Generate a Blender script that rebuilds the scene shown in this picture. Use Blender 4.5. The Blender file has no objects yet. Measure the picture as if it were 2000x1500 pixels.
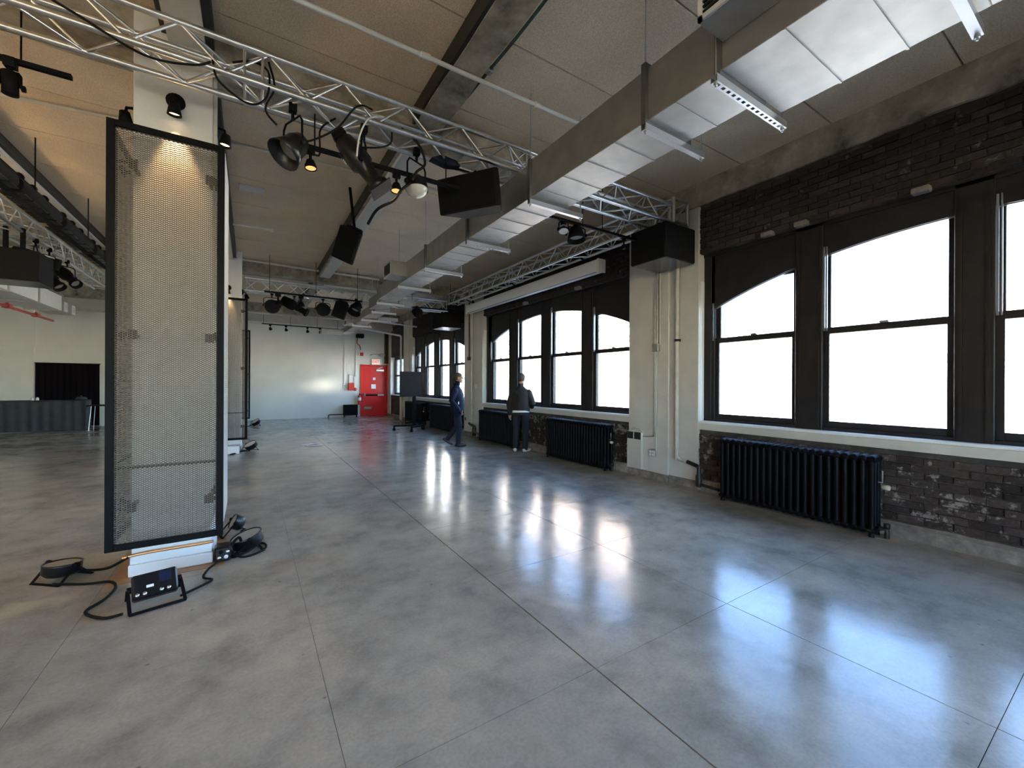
import bpy, bmesh, math, random
from mathutils import Vector, Matrix, Quaternion, noise
R = random.Random(7)
SC = bpy.context.scene
COL = SC.collection
# ------------------------------------------------------------------ camera
TH = math.atan2(513, 808)
cam_d = bpy.data.cameras.new('camera')
cam_d.sensor_width = 36.0
cam_d.lens = 808 / 2000 * 36
cam_d.clip_start = 0.02
cam_d.clip_end = 500
cam = bpy.data.objects.new('camera', cam_d)
COL.objects.link(cam)
cam.matrix_world = Matrix.Translation((0, 0, 1.55)) @ Matrix.Rotation(-TH, 4, 'Z') @ Matrix.Rotation(math.pi / 2, 4, 'X') @ Matrix.Rotation(0.0045, 4, 'Z')
SC.camera = cam
# ------------------------------------------------------------------ sky, sun, exposure
SUN_EL, SUN_AZ = math.radians(34), math.radians(205)
world = bpy.data.worlds.new('sky'); SC.world = world
world.use_nodes = True
wn = world.node_tree.nodes; wl = world.node_tree.links
wn.clear()
sky = wn.new('ShaderNodeTexSky'); sky.sky_type = 'NISHITA'
sky.sun_disc = False
sky.sun_elevation = SUN_EL
sky.sun_rotation = math.radians(250)
sky.air_density = 1.0; sky.dust_density = 0.3; sky.ozone_density = 3.0
bg = wn.new('ShaderNodeBackground'); bg.inputs['Strength'].default_value = 0.36
wo = wn.new('ShaderNodeOutputWorld')
wl.new(sky.outputs[0], bg.inputs[0]); wl.new(bg.outputs[0], wo.inputs[0])
sun_d = bpy.data.lights.new('sun', 'SUN'); sun_d.energy = 9.5; sun_d.angle = math.radians(0.6)
sun_d.color = (1.0, 0.93, 0.82)
sun = bpy.data.objects.new('sun', sun_d); COL.objects.link(sun)
# sun stands behind the building, over the room's far-left: it lights the houses across the street
sd = Vector((0.78, -0.22, -0.58)).normalized()
sun.rotation_euler = sd.to_track_quat('-Z', 'Y').to_euler()
SC.view_settings.view_transform = 'Standard'
SC.view_settings.look = 'None'
SC.view_settings.gamma = 1.0
SC.view_settings.use_curve_mapping = False
SC.view_settings.exposure = 3.6
SC.cycles.use_denoising = True
SC.cycles.use_adaptive_sampling = True
SC.cycles.adaptive_threshold = 0.015
try:
    SC.cycles.denoiser = 'OPENIMAGEDENOISE'
except Exception:
    pass
SC.cycles.max_bounces = 9
SC.cycles.diffuse_bounces = 6
SC.cycles.glossy_bounces = 4
SC.cycles.transparent_max_bounces = 12
SC.cycles.caustics_reflective = False
SC.cycles.caustics_refractive = False
SC.cycles.sample_clamp_indirect = 8.0
def portal(y0, y1, z0, z1):
    l = bpy.data.lights.new('window_portal', 'AREA'); l.shape = 'RECTANGLE'
    l.size = z1 - z0; l.size_y = y1 - y0
    l.cycles.is_portal = True
    o = bpy.data.objects.new('window_portal', l); COL.objects.link(o)
    o.location = (6.45, (y0 + y1) / 2, (z0 + z1) / 2)
    o.rotation_euler = (0, math.pi / 2, 0)
for a in ((-1.8, 3.8, 1, 3.3), (4.95, 10.6, 1, 3.3), (11.6, 16.8, 1, 3.3), (-6.7, -3.0, 1, 3.3), (17.9, 19.6, 1, 2.8)):
    portal(*a)
for x0_ in (-8.0, -4.6, -1.2):          # assumed windows in the wall behind the camera
    l_ = bpy.data.lights.new('window_portal', 'AREA'); l_.shape = 'RECTANGLE'; l_.size = 2.6; l_.size_y = 2.4; l_.cycles.is_portal = True
    o_ = bpy.data.objects.new('window_portal', l_); COL.objects.link(o_); o_.location = (x0_ + 1.3, -7.5, 2.2); o_.rotation_euler = (math.pi / 2, 0, 0)
    o_.rotation_euler = (-math.pi / 2, 0, 0) if False else (math.pi / 2, 0, math.pi)
# ------------------------------------------------------------------ materials
MATS = {}
def new_mat(name):
    m = bpy.data.materials.new(name); m.use_nodes = True
    MATS[name] = m
    return m, m.node_tree.nodes, m.node_tree.links, m.node_tree.nodes['Principled BSDF']
def plain(name, col, rough=0.6, metal=0.0, spec=0.5, var=0.0, vscale=8.0, bump=0.0, bscale=40.0):
    m, n, l, b = new_mat(name)
    b.inputs['Base Color'].default_value = (*col, 1)
    b.inputs['Roughness'].default_value = rough
    b.inputs['Metallic'].default_value = metal
    b.inputs['Specular IOR Level'].default_value = spec
    geo = n.new('ShaderNodeNewGeometry')
    if var:
        t = n.new('ShaderNodeTexNoise'); t.inputs['Scale'].default_value = vscale; t.inputs['Detail'].default_value = 5
        l.new(geo.outputs['Position'], t.inputs['Vector'])
        cr = n.new('ShaderNodeValToRGB')
        cr.color_ramp.elements[0].position = 0.3; cr.color_ramp.elements[1].position = 0.7
        cr.color_ramp.elements[0].color = (*[c * (1 - var) for c in col], 1)
        cr.color_ramp.elements[1].color = (*[min(1, c * (1 + var)) for c in col], 1)
        l.new(t.outputs['Fac'], cr.inputs[0]); l.new(cr.outputs[0], b.inputs['Base Color'])
    if bump:
        t2 = n.new('ShaderNodeTexNoise'); t2.inputs['Scale'].default_value = bscale; t2.inputs['Detail'].default_value = 4
        l.new(geo.outputs['Position'], t2.inputs['Vector'])
        bp = n.new('ShaderNodeBump'); bp.inputs['Strength'].default_value = bump; bp.inputs['Distance'].default_value = 0.02
        l.new(t2.outputs['Fac'], bp.inputs['Height']); l.new(bp.outputs[0], b.inputs['Normal'])
    return m
def emis(name, col, strength):
    m, n, l, b = new_mat(name)
    b.inputs['Base Color'].default_value = (*col, 1)
    b.inputs['Emission Color'].default_value = (*col, 1)
    b.inputs['Emission Strength'].default_value = strength
    return m
def ramp(n, stops):
    cr = n.new('ShaderNodeValToRGB')
    e = cr.color_ramp.elements
    while len(e) < len(stops): e.new(0.5)
    for k, (p, c) in enumerate(stops):
        e[k].position = p; e[k].color = (*c, 1)
    return cr
def mixc(n, l, fac, a, b_, mode='MIX'):
    mx = n.new('ShaderNodeMix'); mx.data_type = 'RGBA'; mx.blend_type = mode
    if isinstance(fac, float): mx.inputs[0].default_value = fac
    else: l.new(fac, mx.inputs[0])
    for s, v in ((6, a), (7, b_)):
        if isinstance(v, tuple): mx.inputs[s].default_value = (*v, 1)
        else: l.new(v, mx.inputs[s])
    return mx.outputs[2]
def noise_tex(n, l, geo, scale, detail=6, rough=0.55, sc=None):
    t = n.new('ShaderNodeTexNoise'); t.inputs['Scale'].default_value = scale; t.inputs['Detail'].default_value = detail; t.inputs['Roughness'].default_value = rough
    if sc:
        mp = n.new('ShaderNodeMapping'); mp.inputs['Scale'].default_value = sc
        l.new(geo.outputs['Position'], mp.inputs['Vector']); l.new(mp.outputs[0], t.inputs['Vector'])
    else:
        l.new(geo.outputs['Position'], t.inputs['Vector'])
    return t
# polished concrete floor
m, n, l, b = new_mat('polished_concrete')
geo = n.new('ShaderNodeNewGeometry')
big = noise_tex(n, l, geo, 0.55, 5, 0.6)
mid = noise_tex(n, l, geo, 3.0, 8, 0.65)
fine = noise_tex(n, l, geo, 60.0, 3, 0.6)
c1 = ramp(n, [(0.28, (0.225, 0.205, 0.168)), (0.50, (0.37, 0.342, 0.288)), (0.72, (0.50, 0.43, 0.335))])
l.new(big.outputs['Fac'], c1.inputs[0])
c2 = ramp(n, [(0.30, (0.45, 0.45, 0.46)), (0.5, (0.95, 0.95, 0.95)), (0.70, (1.25, 1.22, 1.16))])
l.new(mid.outputs['Fac'], c2.inputs[0])
c3 = ramp(n, [(0.3, (0.85, 0.85, 0.85)), (0.6, (1.05, 1.05, 1.05))])
l.new(fine.outputs['Fac'], c3.inputs[0])
cc = mixc(n, l, 0.6, c1.outputs[0], c2.outputs[0], 'MULTIPLY')
cc = mixc(n, l, 0.7, cc, c3.outputs[0], 'MULTIPLY')
# small dark chips and pits
vor = n.new('ShaderNodeTexVoronoi'); vor.inputs['Scale'].default_value = 4.2; l.new(geo.outputs['Position'], vor.inputs['Vector'])
vw = noise_tex(n, l, geo, 25, 4)
ad = n.new('ShaderNodeMath'); ad.operation = 'MULTIPLY_ADD'; l.new(vw.outputs['Fac'], ad.inputs[0]); ad.inputs[1].default_value = 0.12; l.new(vor.outputs['Distance'], ad.inputs[2])
cp = ramp(n, [(0.085, (0.40, 0.39, 0.38)), (0.115, (1, 1, 1))]); l.new(ad.outputs[0], cp.inputs[0])
cc = mixc(n, l, 0.75, cc, cp.outputs[0], 'MULTIPLY')
l.new(cc, b.inputs['Base Color'])
rr = n.new('ShaderNodeMapRange'); rr.inputs['From Min'].default_value = 0.3; rr.inputs['From Max'].default_value = 0.7
rr.inputs['To Min'].default_value = 0.13; rr.inputs['To Max'].default_value = 0.24
l.new(mid.outputs['Fac'], rr.inputs[0]); l.new(rr.outputs[0], b.inputs['Roughness'])
b.inputs['Specular IOR Level'].default_value = 0.23
wv = noise_tex(n, l, geo, 5.0, 3, 0.5)
bp = n.new('ShaderNodeBump'); bp.inputs['Strength'].default_value = 0.10; bp.inputs['Distance'].default_value = 0.02
l.new(wv.outputs['Fac'], bp.inputs['Height']); l.new(bp.outputs[0], b.inputs['Normal'])
# ceiling panels: beige wood-wool board
m, n, l, b = new_mat('wood_wool')
geo = n.new('ShaderNodeNewGeometry')
f1 = noise_tex(n, l, geo, 90, 4, 0.7); f2 = noise_tex(n, l, geo, 1.1, 4)
r1 = ramp(n, [(0.35, (0.60, 0.485, 0.34)), (0.65, (0.86, 0.715, 0.53))]); l.new(f1.outputs['Fac'], r1.inputs[0])
r2 = ramp(n, [(0.3, (0.84, 0.82, 0.80)), (0.7, (1.05, 1.04, 1.02))]); l.new(f2.outputs['Fac'], r2.inputs[0])
l.new(mixc(n, l, 0.8, r1.outputs[0], r2.outputs[0], 'MULTIPLY'), b.inputs['Base Color'])
b.inputs['Roughness'].default_value = 0.95; b.inputs['Specular IOR Level'].default_value = 0.1
bp = n.new('ShaderNodeBump'); bp.inputs['Strength'].default_value = 0.5; bp.inputs['Distance'].default_value = 0.01
l.new(f1.outputs['Fac'], bp.inputs['Height']); l.new(bp.outputs[0], b.inputs['Normal'])
def worn(name, stops, scale, rough=0.85, bump=0.5, sc=None, detail=10):
    m, n, l, b = new_mat(name)
    geo = n.new('ShaderNodeNewGeometry')
    t = noise_tex(n, l, geo, scale, detail, 0.68, sc)
    r = ramp(n, stops); l.new(t.outputs['Fac'], r.inputs[0]); l.new(r.outputs[0], b.inputs['Base Color'])
    b.inputs['Roughness'].default_value = rough; b.inputs['Specular IOR Level'].default_value = 0.25
    bp = n.new('ShaderNodeBump'); bp.inputs['Strength'].default_value = bump; bp.inputs['Distance'].default_value = 0.02
    l.new(t.outputs['Fac'], bp.inputs['Height']); l.new(bp.outputs[0], b.inputs['Normal'])
    return m
worn('rough_concrete', [(0.30, (0.06, 0.052, 0.042)), (0.40, (0.22, 0.195, 0.15)), (0.55, (0.37, 0.33, 0.265)), (0.72, (0.52, 0.475, 0.40))], 3.2)
worn('band_concrete', [(0.30, (0.06, 0.052, 0.045)), (0.42, (0.22, 0.195, 0.155)), (0.58, (0.34, 0.30, 0.24)), (0.72, (0.50, 0.46, 0.38))], 2.6)
worn('plinth_concrete', [(0.3, (0.10, 0.09, 0.08)), (0.55, (0.24, 0.21, 0.18)), (0.75, (0.42, 0.39, 0.35))], 5.0)
def brick_mat(name, base, light, thr):
    m, n, l, b = new_mat(name)
    geo = n.new('ShaderNodeNewGeometry'); oi = n.new('ShaderNodeObjectInfo')
    t = noise_tex(n, l, geo, 6.0, 10, 0.7); t2 = noise_tex(n, l, geo, 30.0, 5, 0.6)
    hv = n.new('ShaderNodeHueSaturation'); hv.inputs['Color'].default_value = (*base, 1)
    mr = n.new('ShaderNodeMapRange'); mr.inputs['To Min'].default_value = 0.55; mr.inputs['To Max'].default_value = 1.5
    l.new(oi.outputs['Random'], mr.inputs[0]); l.new(mr.outputs[0], hv.inputs['Value'])
    r = ramp(n, [(thr, (0, 0, 0)), (thr + 0.06, (1, 1, 1))]); l.new(t.outputs['Fac'], r.inputs[0])
    c = mixc(n, l, r.outputs[0], hv.outputs[0], light)
    g = ramp(n, [(0.3, (0.6, 0.6, 0.6)), (0.7, (1.2, 1.2, 1.2))]); l.new(t2.outputs['Fac'], g.inputs[0])
    l.new(mixc(n, l, 0.8, c, g.outputs[0], 'MULTIPLY'), b.inputs['Base Color'])
    b.inputs['Roughness'].default_value = 0.85; b.inputs['Specular IOR Level'].default_value = 0.25
    bp = n.new('ShaderNodeBump'); bp.inputs['Strength'].default_value = 0.6; bp.inputs['Distance'].default_value = 0.015
    l.new(t2.outputs['Fac'], bp.inputs['Height']); l.new(bp.outputs[0], b.inputs['Normal'])
    return m
brick_mat('brick_dark', (0.040, 0.032, 0.031), (0.16, 0.14, 0.125), 0.60)
brick_mat('brick_worn', (0.050, 0.036, 0.032), (0.27, 0.24, 0.21), 0.54)
brick_mat('brick_white', (0.62, 0.60, 0.56), (0.75, 0.74, 0.70), 0.5)
worn('mortar', [(0.3, (0.030, 0.026, 0.024)), (0.55, (0.060, 0.052, 0.047)), (0.75, (0.16, 0.145, 0.13))], 4.0)
plain('white_paint', (0.72, 0.71, 0.67), 0.55, var=0.05, vscale=1.5, bump=0.12, bscale=25)
plain('pier_paint', (0.52, 0.495, 0.45), 0.5, var=0.07, vscale=3, bump=0.25, bscale=18)
plain('trim_white', (0.75, 0.75, 0.74), 0.45)
plain('window_paint', (0.014, 0.0115, 0.012), 0.5, spec=0.3, var=0.3, vscale=5)
plain('window_track', (0.25, 0.26, 0.28), 0.35, metal=0.6)
plain('black_metal', (0.005, 0.005, 0.006), 0.6, spec=0.1)
plain('black_gloss', (0.006, 0.006, 0.007), 0.32, spec=0.4)
plain('black_matte', (0.010, 0.010, 0.011), 0.85, spec=0.15)
plain('speaker_cloth', (0.008, 0.008, 0.009), 0.95, spec=0.1, bump=0.3, bscale=300)
plain('cable_black', (0.006, 0.006, 0.006), 0.6, spec=0.15)
plain('cable_green', (0.02, 0.055, 0.05), 0.5)
plain('cable_white', (0.6, 0.6, 0.55), 0.5)
plain('aluminium', (0.62, 0.62, 0.61), 0.32, metal=1.0, var=0.08, vscale=20)
plain('galvanised', (0.44, 0.43, 0.40), 0.48, metal=1.0, var=0.10, vscale=6, bump=0.05, bscale=3)
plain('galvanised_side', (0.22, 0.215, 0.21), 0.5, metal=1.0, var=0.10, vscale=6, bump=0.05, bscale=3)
plain('strut_steel', (0.55, 0.56, 0.57), 0.4, metal=1.0)
plain('duct_white', (0.60, 0.60, 0.57), 0.5, var=0.05)
plain('mesh_metal', (0.17, 0.148, 0.126), 0.55, metal=0.1)
plain('radiator_paint', (0.003, 0.003, 0.005), 0.5, spec=0.12, var=0.2, vscale=8)
plain('pipe_paint', (0.50, 0.48, 0.43), 0.5, var=0.1, vscale=10)
plain('iron', (0.03, 0.028, 0.026), 0.5, metal=0.4)
plain('door_red', (0.62, 0.018, 0.016), 0.35, var=0.08, vscale=2)
plain('fire_red', (0.55, 0.03, 0.02), 0.4)
plain('pipe_red', (0.42, 0.05, 0.035), 0.45)
plain('steel', (0.60, 0.60, 0.60), 0.3, metal=1.0)
plain('paper', (0.80, 0.80, 0.80), 0.7)
plain('ivory', (0.62, 0.57, 0.42), 0.5)
plain('copper', (0.62, 0.32, 0.14), 0.35, metal=0.9)
plain('wood_floor_patch', (0.30, 0.165, 0.075), 0.35, var=0.15, vscale=6)
plain('pine', (0.55, 0.38, 0.22), 0.6, var=0.1, vscale=12)
plain('frosted_lens', (0.45, 0.44, 0.38), 0.25)
plain('tv_screen', (0.006, 0.006, 0.007), 0.6, spec=0.15)
plain('leather_dark', (0.022, 0.025, 0.030), 0.6, var=0.25, vscale=7)
plain('curtain_black', (0.008, 0.006, 0.008), 0.95, spec=0.05)
plain('skin', (0.34, 0.19, 0.13), 0.55)
plain('hair_brown', (0.05, 0.032, 0.022), 0.7, var=0.3, vscale=60)
plain('hair_grey', (0.06, 0.042, 0.03), 0.7, var=0.3, vscale=60)
plain('jacket_navy', (0.006, 0.009, 0.026), 0.8, spec=0.2, var=0.25, vscale=14, bump=0.3, bscale=18)
plain('jacket_brown', (0.013, 0.010, 0.011), 0.8, var=0.25, vscale=14, bump=0.3, bscale=18)
plain('jeans_blue', (0.005, 0.008, 0.026), 0.85, var=0.2, vscale=20, bump=0.3, bscale=22)
plain('jeans_dark', (0.008, 0.009, 0.016), 0.85, var=0.2, vscale=20, bump=0.3, bscale=22)
plain('shoe_dark', (0.012, 0.011, 0.011), 0.4)
plain('shoe_white', (0.55, 0.53, 0.50), 0.5)
plain('shirt_white', (0.75, 0.76, 0.80), 0.7)
plain('facade_pale', (0.78, 0.76, 0.72), 0.8, var=0.08, vscale=0.6)
plain('facade_cream', (0.74, 0.69, 0.60), 0.8, var=0.08, vscale=0.6)
plain('facade_brick', (0.55, 0.42, 0.34), 0.85, var=0.1, vscale=1.2)
plain('facade_glass', (0.045, 0.046, 0.055), 0.9, spec=0.1)
plain('street', (0.20, 0.20, 0.20), 0.9)
emis('lamp_warm', (1.0, 0.50, 0.16), 0.10)
emis('lamp_hot', (1.0, 0.66, 0.30), 0.35)
emis('exit_face', (0.85, 0.80, 0.72), 0.03)
emis('exit_red', (0.9, 0.06, 0.04), 0.03)
plain('tag_sheen_blue', (0.006, 0.012, 0.04), 0.3)  # dark blue for the cable tag and the painted sky sheen
m, n, l, b = new_mat('glass')
n.remove(b)
tr = n.new('ShaderNodeBsdfTransparent'); tr.inputs[0].default_value = (0.93, 0.95, 0.96, 1)
gl = n.new('ShaderNodeBsdfGlossy'); gl.inputs['Roughness'].default_value = 0.02
lw = n.new('ShaderNodeLayerWeight'); lw.inputs[0].default_value = 0.5
pw = n.new('ShaderNodeMath'); pw.operation = 'POWER'; pw.inputs[1].default_value = 4.5
l.new(lw.outputs['Facing'], pw.inputs[0])
fr = n.new('ShaderNodeMath'); fr.operation = 'MULTIPLY_ADD'; fr.inputs[1].default_value = 0.7; fr.inputs[2].default_value = 0.03
l.new(pw.outputs[0], fr.inputs[0])
mx = n.new('ShaderNodeMixShader')
l.new(fr.outputs[0], mx.inputs[0]); l.new(tr.outputs[0], mx.inputs[1]); l.new(gl.outputs[0], mx.inputs[2])
l.new(mx.outputs[0], n['Material Output'].inputs[0])
# ------------------------------------------------------------------ mesh builder
I4 = Matrix.Identity(4)
class MB:
    def __init__(s): s.v = []; s.f = []; s.sm = []
    def add(s, vs, fs, smooth=False, M=None):
        k = len(s.v)
        for p in vs:
            p = Vector(p)
            s.v.append(M @ p if M else p)
        for f in fs: s.f.append([k + i for i in f]); s.sm.append(smooth)
        return s
    def box(s, x0, x1, y0, y1, z0, z1, M=None):
        vs = [(x, y, z) for x in (x0, x1) for y in (y0, y1) for z in (z0, z1)]
        return s.add(vs, [(0, 1, 3, 2), (4, 6, 7, 5), (0, 4, 5, 1), (2, 3, 7, 6), (0, 2, 6, 4), (1, 5, 7, 3)], False, M)
    def bar(s, p, q, w, h=None, up=(0, 0, 1)):
        p, q = Vector(p), Vector(q); h = h or w
        d = (q - p); L = d.length; d.normalize(); u = Vector(up)
        if abs(d.dot(u)) > 0.95: u = Vector((1, 0, 0))
        sx = d.cross(u).normalized(); uu = sx.cross(d)
        M = Matrix((( sx.x, uu.x, d.x, p.x), (sx.y, uu.y, d.y, p.y), (sx.z, uu.z, d.z, p.z), (0, 0, 0, 1)))
        return s.box(-w / 2, w / 2, -h / 2, h / 2, 0, L, M)
    def tube(s, pts, r, seg=8, rs=None, caps=True, M=None):
        pts = [Vector(p) for p in pts]; N = len(pts)
        vs, fs = [], []
        ref = None
        for i, p in enumerate(pts):
            if i == 0: d = pts[1] - p
            elif i == N - 1: d = p - pts[i - 1]
            else: d = (pts[i + 1] - p).normalized() + (p - pts[i - 1]).normalized()
            if d.length < 1e-9: d = Vector((0, 0, 1))
            d.normalize()
            if ref is None:
                ref = d.orthogonal().normalized()
            else:
                ref = (ref - d * ref.dot(d))
                ref = ref.normalized() if ref.length > 1e-6 else d.orthogonal().normalized()
            b2 = d.cross(ref); rad = rs[i] if rs else r
            for k in range(seg):
                a = 2 * math.pi * k / seg
                vs.append(p + ref * math.cos(a) * rad + b2 * math.sin(a) * rad)
        for i in range(N - 1):
            for k in range(seg):
                k2 = (k + 1) % seg
                fs.append((i * seg + k, i * seg + k2, (i + 1) * seg + k2, (i + 1) * seg + k))
        s.add(vs, fs, True, M)
        if caps:
            s.add(vs[:seg], [tuple(range(seg))[::-1]], False, M); s.add(vs[-seg:], [tuple(range(seg))], False, M)
        return s
    def lathe(s, prof, seg=20, M=None, smooth=True):
        # prof: (r, z) list, revolved round local z
        vs, fs = [], []
        for r, z in prof:
            for k in range(seg):
                a = 2 * math.pi * k / seg
                vs.append((r * math.cos(a), r * math.sin(a), z))
        for i in range(len(prof) - 1):
            for k in range(seg):
                k2 = (k + 1) % seg
                fs.append((i * seg + k, i * seg + k2, (i + 1) * seg + k2, (i + 1) * seg + k))
        s.add(vs, fs, smooth, M)
        if prof[0][0] > 1e-5: s.add(vs[:seg], [tuple(range(seg))[::-1]], False, M)
        if prof[-1][0] > 1e-5: s.add(vs[-seg:], [tuple(range(seg))], False, M)
        return s
    def prism(s, poly, a0, a1, plane='yz', M=None):
        # poly 2d extruded along the remaining axis
        def mk(p, a):
            return {'yz': (a, p[0], p[1]), 'xz': (p[0], a, p[1]), 'xy': (p[0], p[1], a)}[plane]
        N = len(poly)
        vs = [mk(p, a0) for p in poly] + [mk(p, a1) for p in poly]
        fs = [tuple(range(N))[::-1], tuple(range(N, 2 * N))]
        fs += [(i, (i + 1) % N, N + (i + 1) % N, N + i) for i in range(N)]
        return s.add(vs, fs, False, M)
    def mesh(s, name, bevel=0.0, off=None):
        me = bpy.data.meshes.new(name)
        o = Vector(off) if off else Vector((0, 0, 0))
        me.from_pydata([p - o for p in s.v], [], s.f)
        me.polygons.foreach_set('use_smooth', s.sm)
        bm = bmesh.new(); bm.from_mesh(me)
        bmesh.ops.recalc_face_normals(bm, faces=bm.faces)
        if bevel:
            bmesh.ops.bevel(bm, geom=[e for e in bm.edges if e.is_manifold and e.calc_face_angle(0) > 0.6], offset=bevel, segments=1, affect='EDGES', profile=0.5)
        bm.to_mesh(me); bm.free()
        me.update()
        return me
def link(o, parent=None):
    COL.objects.link(o)
    if parent is not None: o.parent = parent
    return o
def part(parent, name, mb, mat, bevel=0.0, world=False, label=None, me=None, loc=None):
    if me is None:
        off = None
        if world and parent is not None:
            off = parent.matrix_basis.translation
            if parent.parent is not None: off = off + parent.parent.matrix_basis.translation
        me = mb.mesh(name, bevel, off)
        me.materials.append(MATS[mat])
    o = bpy.data.objects.new(name, me)
    link(o, parent)
    if loc is not None: o.location = loc
    if label: o['label'] = label
    return o
def thing(name, label, cat, loc=(0, 0, 0), group=None, rotz=0.0, kind=None):
    o = bpy.data.objects.new(name, None); o.empty_display_size = 0.1
    link(o); o.location = loc; o.rotation_euler = (0, 0, rotz)
    if label: o['label'] = label
    if cat: o['category'] = cat
    if group: o['group'] = group
    if kind: o['kind'] = kind
    return o
def struct(name, label=None, cat=None, loc=(0, 0, 0)):
    return thing(name, label, cat, loc, kind='structure')
def copy_tree(o, parent=None):
    c = o.copy(); link(c, parent)
    for ch in list(o.children): copy_tree(ch, c)
    return c
def spline(pts, n=8):
    pts = [Vector(p) for p in pts]
    P = [pts[0]] + pts + [pts[-1]]
    out = []
    for i in range(1, len(P) - 2):
        p0, p1, p2, p3 = P[i - 1], P[i], P[i + 1], P[i + 2]
        for k in range(n):
            t = k / n
            out.append(0.5 * ((2 * p1) + (p2 - p0) * t + (2 * p0 - 5 * p1 + 4 * p2 - p3) * t * t + (3 * p1 - p0 - 3 * p2 + p3) * t ** 3))
    out.append(pts[-1])
    return out
def aim(loc, d, up=(0, 0, 1)):
    """matrix whose local +Z points along d"""
    q = Vector(d).normalized().to_track_quat('Z', 'Y')
    return Matrix.Translation(loc) @ q.to_matrix().to_4x4()
CZ = 4.575          # ceiling height
XW = 5.68           # brick wall face
# ================================================================== FLOOR
floor = struct('floor', 'polished grey concrete floor with saw-cut joints', 'floor')
part(floor, 'sub_floor', MB().box(-9.2, 5.75, -9.2, 20.4, -0.2, -0.006), 'plinth_concrete')
xs = [-9.2] + [0.335 + 1.265 * k for k in range(-7, 5)] + [5.75]
ys = [-9.2] + [0.40 + 1.257 * k for k in range(-7, 16)] + [20.4]
wide = 0.335 + 1.265
cache = {}
for i in range(len(xs) - 1):
    for j in range(len(ys) - 1):
        gl_ = 0.005 if abs(xs[i] - wide) < 0.01 else (0.003 if xs[i] > 2 else 0.0012)
        gr_ = 0.005 if abs(xs[i + 1] - wide) < 0.01 else (0.003 if xs[i + 1] > 2 else 0.0012)
        gy = 0.0015
        w, d = xs[i + 1] - gr_ - xs[i] - gl_, ys[j + 1] - ys[j] - 2 * gy
        key = (round(w, 4), round(d, 4))
        if key not in cache:
            me = MB().box(0, w, 0, d, -0.005, 0).mesh('slab'); me.materials.append(MATS['polished_concrete']); cache[key] = me
        part(floor, 'slab', None, None, me=cache[key], loc=(xs[i] + gl_, ys[j] + gy, 0))
# ================================================================== CEILING
ceiling = struct('ceiling', 'beige wood-wool panel ceiling between concrete beams', 'ceiling')
part(ceiling, 'slab_above', MB().box(-9.2, 5.9, -9.2, 20.4, CZ + 0.03, CZ + 0.25), 'rough_concrete')
bx = [-9.2, -5.05, -2.85, -2.57, -0.62, -0.27, 1.526, 1.81, 5.75]
seams = [-9.2] + [1.02 + 1.045 * k for k in range(-9, 19)] + [20.4]
cache = {}
for a, c_ in ((-9.2, -5.05), (-5.05, -2.85), (-2.57, -0.62), (-0.27, 1.526), (1.81, 5.75)):
    for j in range(len(seams) - 1):
        w, d = c_ - a - 0.006, seams[j + 1] - seams[j] - 0.014
        key = (round(w, 4), round(d, 4))
        if key not in cache:
            me = MB().box(0, w, 0, d, 0, 0.03).mesh('ceiling_panel', 0.003); me.materials.append(MATS['wood_wool']); cache[key] = me
        part(ceiling, 'ceiling_panel', None, None, me=cache[key], loc=(a + 0.003, seams[j] + 0.007, CZ))
def rough_beam(x0, x1, y0, y1, z0, z1, mat, nsub=40, amp=0.012, name='beam'):
    """long beam with an uneven surface"""
    mb = MB(); along_y = (y1 - y0) > (x1 - x0)
    L0, L1 = (y0, y1) if along_y else (x0, x1)
    a0, a1 = (x0, x1) if along_y else (y0, y1)
    prof = [(a0, z1), (a0, (z0 + z1) / 2), (a0, z0), ((a0 + a1) / 2, z0), (a1, z0), (a1, (z0 + z1) / 2), (a1, z1)]
    vs, fs = [], []
    for i in range(nsub + 1):
        t = L0 + (L1 - L0) * i / nsub
        for k, (a, z) in enumerate(prof):
            na = noise.noise(Vector((t * 1.7, a * 5, z * 5))) * amp * 1.5; nz = noise.noise(Vector((t * 2.3 + 9, a * 4, z * 3))) * amp
            aa, zz = a + na, z + (nz if 0 < k < 6 else 0)
            vs.append((aa, t, zz) if along_y else (t, aa, zz))
    m_ = len(prof)
    for i in range(nsub):
        for k in range(m_ - 1):
            fs.append((i * m_ + k, i * m_ + k + 1, (i + 1) * m_ + k + 1, (i + 1) * m_ + k))
    fs.append(tuple(range(m_))); fs.append(tuple(range(nsub * m_, nsub * m_ + m_)))
    mb.add(vs, fs)
    return part(ceiling, name, mb, mat)
rough_beam(1.526, 1.81, -9.0, 20.2, 4.385, CZ + 0.04, 'rough_concrete', 120)
part(ceiling, 'flange_shade_strip', MB().box(1.500, 1.54, -9.0, 20.2, 4.40, 4.60), 'iron')  # dark strip paints the shade on the beam side facing away from the windows
part(ceiling, 'beam_cladding', MB().box(1.56, 1.815, 4.93, 11.98, 4.355, 4.42), 'duct_white', 0.01)
rough_beam(-2.85, -2.60, -9.0, 20.2, 4.40, CZ + 0.04, 'pier_paint', 80, 0.006)
part(ceiling, 'flange_shade_strip', MB().box(-2.60, -2.56, -9.0, 20.2, 4.44, 4.60), 'iron')
rough_beam(-0.575, -0.325, -9.0, 20.2, 4.37, CZ + 0.04, 'pier_paint', 60, 0.004)
part(ceiling, 'flange_shade_strip', MB().box(-0.62, -0.575, -9.0, 20.2, 4.42, 4.60), 'iron')
part(ceiling, 'flange_shade_strip', MB().box(-0.325, -0.265, -9.0, 20.2, 4.42, 4.60), 'iron')
rough_beam(-9.0, 5.7, 4.43, 4.90, 4.30, CZ + 0.04, 'rough_concrete', 90)
rough_beam(-9.0, 5.7, 12.02, 12.45, 4.28, CZ + 0.04, 'rough_concrete', 90)
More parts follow.
